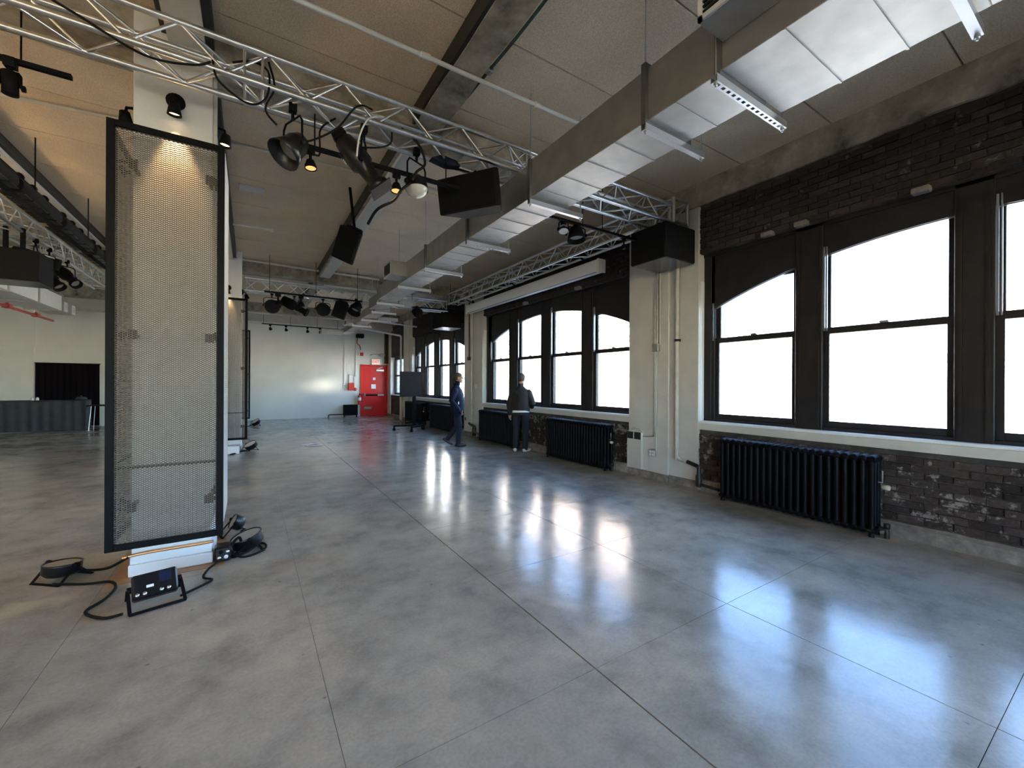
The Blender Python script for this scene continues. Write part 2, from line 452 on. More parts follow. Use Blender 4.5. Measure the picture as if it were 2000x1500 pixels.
rough_beam(-9.0, 5.7, 18.3, 18.7, 4.25, CZ + 0.04, 'rough_concrete', 60)
rough_beam(-9.0, 5.7, 19.5, 20.2, 4.02, CZ + 0.04, 'pier_paint', 30, 0.003)
# ================================================================== RIGHT WALL
wr = struct('wall_right', 'dark exposed brick window wall with white painted piers', 'wall')
bays = [(-1.80, 3.72, 3.50, 3.215), (5.02, 10.50, 3.50, 3.20), (11.62, 16.62, 3.46, 3.15), (-6.6, -3.1, 3.5, 3.215)]
spans = [(-3.0, -1.8), ]
body = MB()
for (y0, y1, zt, pk) in bays:
    body.box(XW + 0.02, 5.92, y0, y1, -0.1, 0.985)
    body.box(XW + 0.02, 5.92, y0, y1, zt, CZ + 0.2)
body.box(XW + 0.02, 5.92, 17.62, 19.70, -0.1, 1.0).box(XW + 0.02, 5.92, 17.62, 19.70, 2.78, CZ + 0.2)
body.box(XW + 0.02, 5.92, 17.62, 17.85, 1.0, 2.78)
part(wr, 'wall_body', body, 'mortar')
# outer leaf: wider openings, white glazed brick
outer = MB()
edges = []
for (y0, y1, zt, pk) in sorted(bays): edges.append((y0 - 0.12, y1 + 0.12))
edges.append((17.9, 19.65))
prev = -12.0
for (a, c_) in edges:
    outer.box(5.92, 6.36, prev, a, -14.5, 8); prev = c_
outer.box(5.92, 6.36, prev, 24, -14.5, 8)
for (a, c_) in edges:
    outer.box(5.92, 6.36, a, c_, -14.5, 0.95)
    outer.box(5.92, 6.36, a, c_, 3.45 if c_ - a > 3 else 2.8, 8)
part(wr, 'outer_leaf', outer, 'brick_white')
# bricks on the reveal of the outer leaf, seen edge-on through the panes
rv = MB()
for yj in (10.62, 16.74, 3.84):
    for k in range(34):
        rv.box(5.96, 6.14 if k % 2 else 6.05, yj - 0.008, yj + 0.01, 0.97 + k * 0.075, 1.035 + k * 0.075)
        rv.box(6.155 if k % 2 else 6.065, 6.355, yj - 0.008, yj + 0.01, 0.97 + k * 0.075, 1.035 + k * 0.075)
o = part(wr, 'reveal_bricks', rv, 'brick_white'); o['kind'] = 'stuff'
# piers
def pier(ya, ym, yb):
    """ya..ym the shallow strip on the camera side, ym..yb the deeper pilaster"""
    part(wr, 'pier', MB().box(5.655, 5.95, ya, ym, 0, 4.21), 'pier_paint', 0.006)
    part(wr, 'pier', MB().box(5.62, 5.95, ym, yb, 0, 4.21), 'pier_paint', 0.008)
pier(-3.1, -2.3, -1.8)
pier(3.72, 4.215, 5.03)
pier(10.50, 11.12, 11.62)
pier(16.62, 16.9, 17.62)
part(wr, 'pier', MB().box(5.65, 5.95, 19.70, 20.25, 0, 4.21), 'pier_paint', 0.006)
part(wr, 'pier', MB().box(5.65, 5.95, -7.2, -6.6, 0, 4.21), 'pier_paint', 0.006)
# concrete band under the ceiling
def uneven_band(x0, z0, z1, y0, y1, mat, n=150, amp=0.02):
    vs, fs = [], []
    for i in range(n + 1):
        y = y0 + (y1 - y0) * i / n
        for k, (x, z) in enumerate([(5.95, z1), (x0, z1), (x0, (z0 + z1) / 2), (x0, z0), (5.95, z0)]):
            q = noise.noise(Vector((y * 2.1, z * 4, 3.1)))
            q2 = noise.noise(Vector((y * 3.7, z * 3, 8.8)))
            vs.append((x + (q * amp if 0 < k < 4 else 0), y, z + (q2 * amp * 1.5 if k == 3 or (k == 4 and False) else 0)))
    for i in range(n):
        for k in range(4): fs.append((i * 5 + k, i * 5 + k + 1, (i + 1) * 5 + k + 1, (i + 1) * 5 + k))
    return MB().add(vs, fs)
part(wr, 'concrete_band', uneven_band(5.665, 4.22, 4.60, -7.2, 20.2, 'band_concrete'), 'band_concrete')
# white sill boards and aprons
for (y0, y1, zt, pk) in bays:
    part(wr, 'sill_board', MB().box(5.66, 5.83, y0, y1, 0.985, 1.015), 'trim_white', 0.003)
    part(wr, 'apron', MB().box(5.665, 5.72, y0, y1, 0.885, 0.984), 'pier_paint', 0.003)
    # painted reveals
    part(wr, 'reveal', MB().box(5.70, 5.95, y1 - 0.004, y1 + 0.03, 1.0, zt - 0.4), 'trim_white')
    part(wr, 'reveal', MB().box(5.70, 5.95, y0 - 0.03, y0 + 0.004, 1.0, zt - 0.4), 'trim_white')
part(wr, 'sill_board', MB().box(5.66, 5.9, 17.85, 19.70, 1.0, 1.03), 'trim_white', 0.003)
part(wr, 'reveal', MB().box(5.68, 5.95, 19.68, 19.72, 1.02, 2.78), 'trim_white')
# bricks
BW, BH, GAP = 0.205, 0.064, 0.011
brick_v = []
for k in range(6):
    mb = MB()
    dx = R.uniform(-0.003, 0.004)
    mb.box(0, 0.03, 0, BW - GAP, 0, BH)
    for i, p in enumerate(mb.v):
        mb.v[i] = p + Vector((R.uniform(-0.004, 0.004) if p.x < 0.01 else 0, R.uniform(-0.005, 0.005), R.uniform(-0.004, 0.004)))
    brick_v.append(mb)
def brick_sites():
    out = []
    for (y0, y1, zt, pk) in bays[:3]:
        for (za, zb, mat) in ((0.155, 0.885, 'brick_worn'), (zt, 4.22, 'brick_dark')):
            r = 0; z = za + 0.006
            while z + BH < zb + 0.01:
                y = y0 + (0.006 if r % 2 == 0 else -BW / 2 + 0.006)
                while y < y1 - 0.01:
                    ya, yb = max(y, y0 + 0.004), min(y + BW - GAP, y1 - 0.004)
                    if yb - ya > 0.04: out.append((ya, yb, z, mat, y0 < 0))
                    y += BW
                z += BH + GAP; r += 1
    return out
sites = brick_sites()
near = [s for s in sites if s[4] and s[0] > 0.55]
near.sort(key=lambda s: s[0])
near = near[:298]
nearset = set(id(s) for s in near)
bmesh_cache = {}
for s in near:
    full = (s[1] - s[0]) > BW - GAP - 0.01
    k = R.randrange(6)
    key = (k, s[3], full, None if full else round(s[1] - s[0], 3))
    if key not in bmesh_cache:
        mb = MB(); mb.v = [p.copy() for p in brick_v[k].v]; mb.f = brick_v[k].f; mb.sm = brick_v[k].sm
        if not full:
            fac = (s[1] - s[0]) / (BW - GAP)
            for p in mb.v: p.y *= fac
        me = mb.mesh('brick'); me.materials.append(MATS[s[3]]); bmesh_cache[key] = me
    part(wr, 'brick', None, None, me=bmesh_cache[key], loc=(XW + R.uniform(-0.006, 0.008), s[0], s[2]))
for mat in ('brick_worn', 'brick_dark'):
    mb = MB()
    for s in sites:
        if id(s) in nearset or s[3] != mat: continue
        dx = R.uniform(-0.006, 0.008)
        mb.box(XW + dx, XW + 0.03, s[0], s[1], s[2], s[2] + BH)
    o = part(wr, 'brickwork', mb, mat); o['kind'] = 'stuff'
# mortar smears / brick ends poking out below the near hood
for (y, z) in ((2.36, 3.50), (1.30, 3.49), (2.75, 3.49), (6.4, 3.5), (8.3, 3.5)):
    part(wr, 'lintel_stub', MB().box(5.60, 5.70, y - 0.07, y + 0.07, z - 0.02, z + 0.04), 'plinth_concrete', 0.01)
bb = struct('baseboard_right', 'rough concrete kerb along the foot of the brick wall', 'baseboard')
def kerb(y0, y1, x0, h):
    N = max(4, int((y1 - y0) / 0.15)); vs, fs = [], []
    for i in range(N + 1):
        y = y0 + (y1 - y0) * i / N
        q = noise.noise(Vector((y * 3, 1, 2))) * 0.012; q2 = noise.noise(Vector((y * 4, 5, 2))) * 0.012
        for (x, z) in [(5.75, 0), (x0 + q, 0), (x0 + q, h * 0.8 + q2), (x0 + 0.035, h + q2), (5.75, h + q2)]: vs.append((x, y, z))
    for i in range(N):
        for k in range(4): fs.append((i * 5 + k, i * 5 + k + 1, (i + 1) * 5 + k + 1, (i + 1) * 5 + k))
    fs += [(0, 1, 2, 3, 4), tuple(range(N * 5, N * 5 + 5))]
    return MB().add(vs, fs)
for (y0, y1, zt, pk) in bays: part(bb, 'kerb', kerb(y0, y1, 5.60, 0.15), 'plinth_concrete')
for (y0, y1, x0) in ((3.72, 4.215, 5.635), (4.215, 5.03, 5.605), (10.5, 11.12, 5.635), (11.12, 11.62, 5.605), (16.62, 17.62, 5.605), (-3.1, -1.8, 5.62), (17.62, 20.2, 5.63)):
    part(bb, 'kerb', kerb(y0, y1, x0, 0.125), 'plinth_concrete')
# ================================================================== WINDOWS
def arch_z(y, yc, pk, rad=6.58): return pk - rad + math.sqrt(max(0.01, rad * rad - (y - yc) ** 2))
def make_window(idx, y0, y1, zt, pk, sashes, label):
    w = struct('window_%d' % idx, label, 'window', (5.85, (y0 + y1) / 2, 1.0))
    yc = (y0 + y1) / 2
    W = dict(world=True)
    # side jambs, bottom rail, head panel with arched lower edge
    part(w, 'jamb', MB().box(5.79, 5.95, y1 - 0.115, y1, 1.0, zt), 'window_paint', 0.004, **W)
    part(w, 'jamb', MB().box(5.79, 5.95, y0, y0 + 0.06, 1.0, zt), 'window_paint', 0.004, **W)
    part(w, 'frame_sill', MB().box(5.785, 5.95, y0, y1, 1.0, 1.05), 'window_paint', 0.004, **W)
    pts = [(y0, zt), (y0, arch_z(y0, yc, pk))]
    for k in range(1, 30): y = y0 + (y1 - y0) * k / 30; pts.append((y, arch_z(y, yc, pk)))
    pts += [(y1, arch_z(y1, yc, pk)), (y1, zt)]
    vs, fs = [], []
    N = 30
    for k in range(N + 1):
        y = y0 + (y1 - y0) * k / N
        for (x, z) in ((5.80, zt), (5.80, arch_z(y, yc, pk)), (5.835, arch_z(y, yc, pk)), (5.835, zt)): vs.append((x, y, z))
    for k in range(N):
        for q in range(4): fs.append((k * 4 + q, k * 4 + (q + 1) % 4, k * 4 + 4 + (q + 1) % 4, k * 4 + 4 + q))
    fs += [(0, 1, 2, 3), tuple(range(N * 4, N * 4 + 4))]
    part(w, 'head_panel', MB().add(vs, fs), 'window_paint', **W)
    vs, fs = [], []
    for k in range(N + 1):
        y = y0 + (y1 - y0) * k / N; z = arch_z(y, yc, pk)
        for (x, zz) in ((5.835, z + 0.05), (5.835, z - 0.006), (5.90, z - 0.006), (5.90, z + 0.05)): vs.append((x, y, zz))
    for k in range(N):
        for q in range(4): fs.append((k * 4 + q, k * 4 + (q + 1) % 4, k * 4 + 4 + (q + 1) % 4, k * 4 + 4 + q))
    part(w, 'arch_bead', MB().add(vs, fs), 'window_track', **W)
    part(w, 'head_bead', MB().box(5.775, 5.80, y0, y1, zt - 0.045, zt), 'window_paint', 0.004, **W)
    ss = sorted(sashes)
    for k in range(len(ss) - 1):
        a, c_ = ss[k][1] + 0.055, ss[k + 1][0] - 0.055
        mu = part(w, 'mullion', MB().box(5.775, 5.95, a, c_, 1.0, zt), 'window_paint', 0.006, **W)
        part(mu, 'bead', MB().box(5.762, 5.776, a + 0.03, a + 0.055, 1.05, zt - 0.1), 'window_paint', 0, **W)
        part(mu, 'bead', MB().box(5.762, 5.776, c_ - 0.055, c_ - 0.03, 1.05, zt - 0.1), 'window_paint', 0, **W)
        part(mu, 'sash_track', MB().box(5.782, 5.80, a - 0.022, a - 0.006, 2.2, arch_z(a, yc, pk) + 0.1), 'window_track', 0, **W)
        part(mu, 'sash_track', MB().box(5.782, 5.80, a - 0.045, a - 0.034, 2.2, arch_z(a, yc, pk) + 0.1), 'window_track', 0, **W)
    ya, yb = ss[-1][1] + 0.055, y1 - 0.115
    if yb - ya > 0.02:
        part(w, 'jamb_liner', MB().box(5.80, 5.95, ya, yb, 1.0, zt), 'window_paint', 0.003, **W)
        part(w, 'sash_track', MB().box(5.788, 5.80, ya + 0.012, ya + 0.03, 2.2, arch_z(yb, yc, pk) + 0.1), 'window_track', 0, **W)
    ya, yb = y0 + 0.06, ss[0][0] - 0.055
    if yb - ya > 0.02: part(w, 'jamb_liner', MB().box(5.80, 5.95, ya, yb, 1.0, zt), 'window_paint', 0.003, **W)
    for (a, c_) in ss:
        ztop = arch_z((a + c_) / 2, yc, pk) + 0.15
        st = 0.056
        lo = MB().box(5.822, 5.858, a - st, a, 1.05, 2.24).box(5.822, 5.858, c_, c_ + st, 1.05, 2.24).box(5.822, 5.858, a, c_, 1.05, 1.125).box(5.822, 5.858, a, c_, 2.165, 2.24)
        s1 = part(w, 'lower_sash', lo, 'window_paint', 0.003, **W)
        part(s1, 'pane', MB().box(5.838, 5.843, a, c_, 1.12, 2.17), 'glass', **W)
        part(s1, 'sash_lock', MB().box(5.805, 5.845, (a + c_) / 2 - 0.05, (a + c_) / 2 + 0.03, 2.24, 2.262), 'window_track', 0.004, **W)
        up = MB().box(5.862, 5.898, a - st, a, 2.165, ztop).box(5.862, 5.898, c_, c_ + st, 2.165, ztop).box(5.862, 5.898, a, c_, 2.165, 2.24).box(5.862, 5.898, a, c_, ztop - 0.05, ztop)
        s2 = part(w, 'upper_sash', up, 'window_paint', 0.003, **W)
        part(s2, 'pane', MB().box(5.878, 5.883, a, c_, 2.23, ztop - 0.04), 'glass', **W)
    return w
make_window(1, -1.80, 3.72, 3.50, 3.215, [(2.535, 3.500), (1.149, 2.133), (-0.22, 0.777), (-1.60, -0.62)], 'nearest tall arched window of dark sashes above the ribbed radiator')
make_window(2, 5.02, 10.50, 3.50, 3.20, [(9.315, 10.162), (7.90, 8.80), (6.50, 7.43), (5.14, 6.05)], 'four-sash arched window behind the person in brown')
make_window(3, 11.62, 16.62, 3.46, 3.12, [(15.95, 16.45), (14.57, 15.36), (13.17, 13.98), (11.80, 12.67)], 'farthest arched window behind the screen on wheels')
make_window(4, -6.6, -3.1, 3.50, 3.215, [(-4.6, -3.3), (-6.3, -5.0)], 'assumed arched window behind the camera')  # unseen window, added to bring more daylight into the room
w = struct('window_5', 'small window in the white reveal beside the red door', 'window', (5.85, 18.8, 1.0))
part(w, 'frame', MB().box(5.85, 5.93, 17.85, 18.05, 1.03, 2.78).box(5.85, 5.93, 19.5, 19.68, 1.03, 2.78).box(5.85, 5.93, 18.05, 19.5, 2.66, 2.78).box(5.85, 5.93, 18.05, 19.5, 1.03, 1.12).box(5.85, 5.93, 18.05, 19.5, 1.88, 1.95), 'window_paint', 0.004, True)
part(w, 'pane', MB().box(5.885, 5.89, 18.05, 19.5, 1.95, 2.66), 'glass', 0, True)
part(w, 'pane', MB().box(5.885, 5.89, 18.05, 19.5, 1.12, 1.88), 'glass', 0, True)
# ================================================================== OTHER WALLS
wf = struct('wall_far', 'white far wall with the red exit door', 'wall')
part(wf, 'wall_face', MB().box(-9.2, 4.40, 20.2, 20.4, 0, 4.6).box(5.66, 5.95, 20.2, 20.4, 0, 4.6).box(4.40, 5.66, 20.2, 20.4, 2.40, 4.6), 'white_paint')
part(wf, 'door_light_block', MB().box(4.3, 5.8, 20.30, 20.45, -0.1, 2.6), 'black_matte')  # unseen sheet added behind the door to stop light leaking under it
part(wf, 'pilaster', MB().box(-9.2, -6.04, 20.08, 20.2, 0, 4.6), 'white_paint', 0.004)
part(wf, 'pilaster', MB().box(5.50, 5.68, 20.02, 20.2, 2.5, 4.1), 'window_paint', 0.004)
wlf = struct('wall_left', 'white side wall out of the frame', 'wall')
part(wlf, 'wall_face', MB().box(-9.4, -9.2, -9.2, 20.4, 0, 4.6), 'white_paint')
wb = struct('wall_back', 'white wall behind the camera', 'wall')
bw = MB().box(-9.4, 6.36, -7.4, -7.2, -0.1, 1.0).box(-9.4, 6.36, -7.4, -7.2, 3.4, 4.8)
px_ = -9.4
for x0_ in (-8.0, -4.6, -1.2):  # assumed windows, added to let daylight in from behind
    bw.box(px_, x0_, -7.4, -7.2, 1.0, 3.4); px_ = x0_ + 2.6
    wk = struct('window_%d' % (6 + round((x0_ + 8) / 3.4)), 'assumed wide window in the wall behind the camera', 'window', (x0_ + 1.3, -7.3, 1.0))
    part(wk, 'frame', MB().box(x0_, x0_ + 0.08, -7.36, -7.26, 1.0, 3.4).box(x0_ + 2.52, x0_ + 2.6, -7.36, -7.26, 1.0, 3.4).box(x0_ + 1.26, x0_ + 1.34, -7.36, -7.26, 1.0, 3.4).box(x0_, x0_ + 2.6, -7.36, -7.26, 1.0, 1.08).box(x0_, x0_ + 2.6, -7.36, -7.26, 3.32, 3.4), 'window_paint', 0, True)
    part(wk, 'pane', MB().box(x0_ + 0.08, x0_ + 1.26, -7.312, -7.308, 1.08, 3.32), 'glass', 0, True); part(wk, 'pane', MB().box(x0_ + 1.34, x0_ + 2.52, -7.312, -7.308, 1.08, 3.32), 'glass', 0, True)
bw.box(px_, 6.36, -7.4, -7.2, 1.0, 3.4)
part(wb, 'wall_face', bw, 'white_paint')
# ================================================================== OUTSIDE
st = struct('floor_street', 'street far below the windows', 'street'); part(st, 'roadway', MB().box(6.4, 140, -120, 260, -15.2, -15), 'street')
def building(label, x0, x1, y0, y1, ztop, mat, cols, rows, zb=-12.0, ww=1.2, wh=1.9, parapet=True, tank=False):
    b_ = thing('apartment_building', label, 'building', ((x0 + x1) / 2, (y0 + y1) / 2, -15), 'buildings across the street')
    part(b_, 'walls', MB().box(x0, x1, y0, y1, -15, ztop), mat, 0, True)
    part(b_, 'cornice', MB().box(x0 - 0.4, x1, y0 - 0.2, y1 + 0.2, ztop - 0.7, ztop + 0.35), mat, 0.05, True)
    fr_ = MB().box(-0.12, 0.05, -ww / 2 - 0.1, ww / 2 + 0.1, -0.1, 0.05).box(-0.12, 0.05, -ww / 2 - 0.1, ww / 2 + 0.1, wh, wh + 0.2).box(-0.06, 0.05, -ww / 2 - 0.08, -ww / 2, 0, wh).box(-0.06, 0.05, ww / 2, ww / 2 + 0.08, 0, wh).box(-0.05, 0.05, -ww / 2, ww / 2, wh / 2 - 0.05, wh / 2 + 0.05).mesh('window_frame')
    fr_.materials.append(MATS[mat])
    gp = MB().box(-0.03, 0.02, -ww / 2, ww / 2, 0, wh).mesh('pane'); gp.materials.append(MATS['facade_glass'])
    base = Vector(((x0 + x1) / 2, (y0 + y1) / 2, -15))
    for i in range(cols):
        for j in range(rows):
            y = y0 + (y1 - y0) * (i + 0.5) / cols; z = ztop - 3.1 - j * 3.3
            wf_ = part(b_, 'window', None, None, me=fr_, loc=Vector((x0, y, z)) - base)
            part(wf_, 'pane', None, None, me=gp)
    if tank:
        t = MB().lathe([(1.5, 0), (1.5, 2.6), (0.05, 3.5)], 16, Matrix.Translation(((x0 + x1) / 2, (y0 + y1) / 2, ztop + 2.2)))
        for a in (-1, 1):
            for c_ in (-1, 1): t.bar(((x0 + x1) / 2 + a, (y0 + y1) / 2 + c_, ztop), ((x0 + x1) / 2 + a, (y0 + y1) / 2 + c_, ztop + 2.3), 0.18)
        part(b_, 'water_tank', t, 'pine', 0, True)
    return b_
building('tall pale building with a column of windows at the right edge of the view', 72, 90, -34, 13, 11.5, 'facade_pale', 12, 7)
building('low cream building with a water tank seen through the nearest window', 78, 95, 14, 34, 5.5, 'facade_cream', 5, 5, tank=True)
building('narrow pale building beyond the low cream one', 72, 90, 35, 62, 10.0, 'facade_pale', 7, 6)
building('tall pale brick building far along the street', 74, 95, 63, 120, 44.0, 'facade_brick', 12, 10, ww=2.2)
building('plain cream tower at the far end of the street', 72, 100, 121, 230, 52.0, 'facade_cream', 14, 10, ww=2.6)
# ================================================================== DOOR
d = struct('door_1', 'red steel exit door with a push bar in a red frame', 'door', (5.03, 20.2, 0))
part(d, 'frame', MB().box(4.40, 4.455, 20.15, 20.4, 0, 2.43).box(5.605, 5.66, 20.15, 20.4, 0, 2.43).box(4.455, 5.605, 20.15, 20.4, 2.37, 2.43), 'door_red', 0.004, True)
lf = part(d, 'leaf', MB().box(4.46, 5.60, 20.20, 20.25, 0.01, 2.365), 'door_red', 0.004, True)
part(lf, 'push_bar', MB().box(4.57, 5.46, 20.13, 20.165, 0.96, 1.03), 'black_metal', 0.01, True, 'dark bar of the exit device')
part(lf, 'push_bar_cap', MB().box(4.55, 4.62, 20.12, 20.20, 0.945, 1.09), 'steel', 0.01, True)
part(lf, 'push_bar_cap', MB().box(5.18, 5.48, 20.12, 20.20, 0.95, 1.035), 'steel', 0.01, True)
part(lf, 'closer', MB().box(5.10, 5.48, 20.12, 20.20, 2.12, 2.22), 'steel', 0.012, True)
part(lf, 'closer_arm', MB().bar((5.15, 20.13, 2.23), (5.40, 20.05, 2.34), 0.03, 0.012), 'steel', 0, True)
for (x, z, w_, h_) in ((5.03, 1.77, 0.12, 0.12), (5.00, 1.40, 0.21, 0.21)):
    pp = part(lf, 'notice', MB().box(x - w_ / 2, x + w_ / 2, 20.195, 20.2, z - h_ / 2, z + h_ / 2), 'paper', 0, True, 'white notice')
    part(pp, 'print', MB().box(x - w_ * 0.22, x + w_ * 0.1, 20.193, 20.195, z - h_ * 0.2, z + h_ * 0.2), 'black_matte', 0, True)
part(lf, 'plate', MB().box(4.57, 4.90, 20.192, 20.2, 0.32, 0.44), 'steel', 0.003, True, 'pale metal plate')
# ------------------------------------------------------------------ far wall fittings
def box_thing(name, label, cat, b6, mat, bevel=0.005, group=None):
    t = thing(name, label, cat, ((b6[0] + b6[1]) / 2, (b6[2] + b6[3]) / 2, b6[4]), group)
    return t
t = thing('exit_sign', 'lit white EXIT sign with red letters above the red door', 'sign', (5.08, 20.17, 2.44))
part(t, 'housing', MB().box(-0.19, 0.19, -0.05, 0.03, 0, 0.27), 'trim_white', 0.006)
part(t, 'face', MB().box(-0.175, 0.175, -0.055, -0.05, 0.015, 0.255), 'exit_face')
fc = bpy.data.curves.new('lettering', 'FONT'); fc.body = 'EXIT'; fc.size = 0.20; fc.extrude = 0.002; fc.align_x = 'CENTER'
fc.offset = 0.004
fo = bpy.data.objects.new('lettering', fc); link(fo, t); fo.location = (0, -0.058, 0.07); fo.rotation_euler = (math.pi / 2, 0, 0); fo.scale = (0.78, 1, 1)
fc.materials.append(MATS['exit_red'])
dg_ = bpy.context.evaluated_depsgraph_get(); lm_ = bpy.data.meshes.new_from_object(fo.evaluated_get(dg_))
lo_ = bpy.data.objects.new('letters', lm_); link(lo_, t); lo_.location = fo.location; lo_.rotation_euler = fo.rotation_euler; lo_.scale = fo.scale
bpy.data.objects.remove(fo)
t = thing('emergency_light', 'grey twin-head emergency light on the wall above the exit sign', 'light', (5.25, 20.17, 2.84))
part(t, 'housing', MB().box(0.05, 0.26, -0.05, 0.03, 0, 0.15), 'steel', 0.01)
part(t, 'conduit', MB().tube([(-0.42, 0, 0.04), (-0.3, 0, 0.09), (0.05, 0, 0.10)], 0.018), 'pipe_paint')
part(t, 'lamp_head', MB().lathe([(0.03, 0), (0.055, 0.06), (0.055, 0.08)], 12, aim((0.0, -0.05, 0.08), (-0.4, -1, -0.3))), 'steel')
t = thing('fire_alarm_strobe', 'small red fire alarm strobe high on the far wall', 'alarm', (4.42, 20.17, 2.86))
part(t, 'plate', MB().box(-0.14, -0.05, -0.02, 0.03, 0, 0.12), 'trim_white', 0.004)
part(t, 'body', MB().box(-0.05, 0.09, -0.06, 0.03, -0.02, 0.13), 'fire_red', 0.008)
t = thing('framed_certificate', 'thin white framed sheet on the far wall left of the red door', 'frame', (4.0, 20.18, 1.57))
part(t, 'frame', MB().box(-0.12, 0.12, -0.02, 0.02, 0, 0.03).box(-0.12, 0.12, -0.02, 0.02, 0.36, 0.39).box(-0.12, -0.095, -0.02, 0.02, 0.03, 0.36).box(0.095, 0.12, -0.02, 0.02, 0.03, 0.36), 'steel', 0.002)
part(t, 'sheet', MB().box(-0.095, 0.095, 0, 0.02, 0.03, 0.36), 'paper')
t = thing('fire_hose_box', 'orange-red fire box under the framed sheet', 'fire box', (3.98, 20.15, 1.23))
part(t, 'body', MB().box(-0.125, 0.125, -0.06, 0.05, 0, 0.33), 'fire_red', 0.008)
part(t, 'bell', MB().lathe([(0.02, 0), (0.075, 0.01), (0.07, 0.05), (0.02, 0.07)], 16, aim((0.18, 0.03, 0.04), (0, -1, 0))), 'fire_red')
t = thing('wall_outlet', 'white switch plate left of the orange-red fire box', 'outlet', (3.70, 20.18, 1.36))
part(t, 'plate', MB().box(-0.05, 0.05, -0.012, 0.02, 0, 0.15), 'trim_white', 0.003); part(t, 'switch', MB().box(-0.015, 0.015, -0.02, -0.012, 0.05, 0.10), 'black_matte')
t = thing('fire_extinguisher', 'red and white fire extinguisher hung left of the red door', 'extinguisher', (4.33, 20.08, 0.55))
part(t, 'cylinder', MB().lathe([(0.0, 0), (0.075, 0.005), (0.08, 0.03), (0.08, 0.36), (0.055, 0.43), (0.02, 0.46), (0.02, 0.5)], 18), 'fire_red')
part(t, 'label_band', MB().lathe([(0.082, 0.20), (0.082, 0.34)], 18), 'paper')
part(t, 'handle', MB().box(-0.015, 0.015, -0.10, 0.03, 0.49, 0.515).box(-0.012, 0.012, -0.09, 0.02, 0.53, 0.545), 'black_metal', 0.003)
part(t, 'hose', MB().tube(spline([(0, -0.03, 0.49), (0.09, -0.05, 0.44), (0.11, -0.03, 0.3), (0.09, -0.01, 0.15)]), 0.012), 'black_metal')
part(t, 'bracket', MB().box(-0.03, 0.03, 0.07, 0.12, 0.1, 0.4), 'steel')
t = thing('ceiling_siren', 'black wall loudspeaker with dangling red wire above the fire alarm', 'loudspeaker', (4.32, 20.12, 3.72))
part(t, 'body', MB().box(-0.13, 0.19, -0.16, 0.08, -0.06, 0.13), 'black_metal', 0.02)
part(t, 'wire', MB().tube(spline([(-0.08, -0.05, -0.06), (-0.10, -0.03, -0.3), (0.02, 0, -0.42), (0.08, 0.05, -0.6)]), 0.022), 'pipe_red')
t = thing('wall_conduit', 'thin grey conduit running down the far wall beside the framed sheet', 'conduit', (4.17, 20.18, 1.95))
part(t, 'pipe', MB().tube([(0, 0, 0), (0, 0, 1.9)], 0.012), 'pipe_paint')
part(t, 'box', MB().box(-0.04, 0.04, -0.03, 0.02, -0.08, 0.02), 'steel', 0.004)
t = thing('wall_conduit', 'thin white conduit dropping to the white switch plate', 'conduit', (3.68, 20.18, 1.5))
part(t, 'pipe', MB().tube([(0, 0, 0), (0, 0, 2.4)], 0.012), 'trim_white')
part(t, 'clip', MB().box(-0.03, 0.03, -0.012, 0.015, 1.0, 1.03), 'trim_white')
# ================================================================== COLUMNS AND MESH PANELS
def make_column(label, x0, x1, y0, y1, patch=False):
    cx, cy = (x0 + x1) / 2, (y0 + y1) / 2
    t = thing('column', label, 'column', (cx, cy, 0), 'white columns in a row')
    part(t, 'shaft', MB().box(x0, x1, y0, y1, 0.0, CZ + 0.02), 'white_paint', 0.006, True)
    part(t, 'base', MB().box(x0 - 0.015, x1 + 0.015, y0 - 0.03, y1 + 0.03, 0.003, 0.095), 'trim_white', 0.006, True, 'white boxed base')
    part(t, 'base_step', MB().box(x0 - 0.008, x1 + 0.008, y0 - 0.012, y1 + 0.012, 0.095, 0.165), 'trim_white', 0.006, True)
    if patch:
        part(t, 'floor_patch', MB().box(x0 - 0.12, x1 + 0.10, y0 - 0.13, y1 + 0.12, 0.0005, 0.0025), 'wood_floor_patch', 0, True, 'bare brown floor strip round the base')
        part(t, 'ground_conduit', MB().tube(spline([(x0 - 0.05, y0 - 0.02, 0.165), (x0 + 0.1, y0 - 0.025, 0.180), (x1 - 0.05, y0 - 0.025, 0.182), (x1 + 0.02, y0 - 0.02, 0.185)]), 0.012), 'copper', 0, True, 'copper pipe along the base')
        part(t, 'edge_conduit', MB().box(x1, x1 + 0.03, y0 + 0.01, y0 + 0.05, 2.2, 4.3), 'pipe_paint', 0.004, True)
    return t
make_column('nearest white column, behind the big mesh panel', -0.79, -0.275, 4.41, 4.93, True)
make_column('second white column, half hidden by the nearest one', -0.66, -0.155, 11.45, 11.98)
make_column('third white column, only a sliver behind the second mesh panel', -0.60, -0.09, 18.0, 18.5)
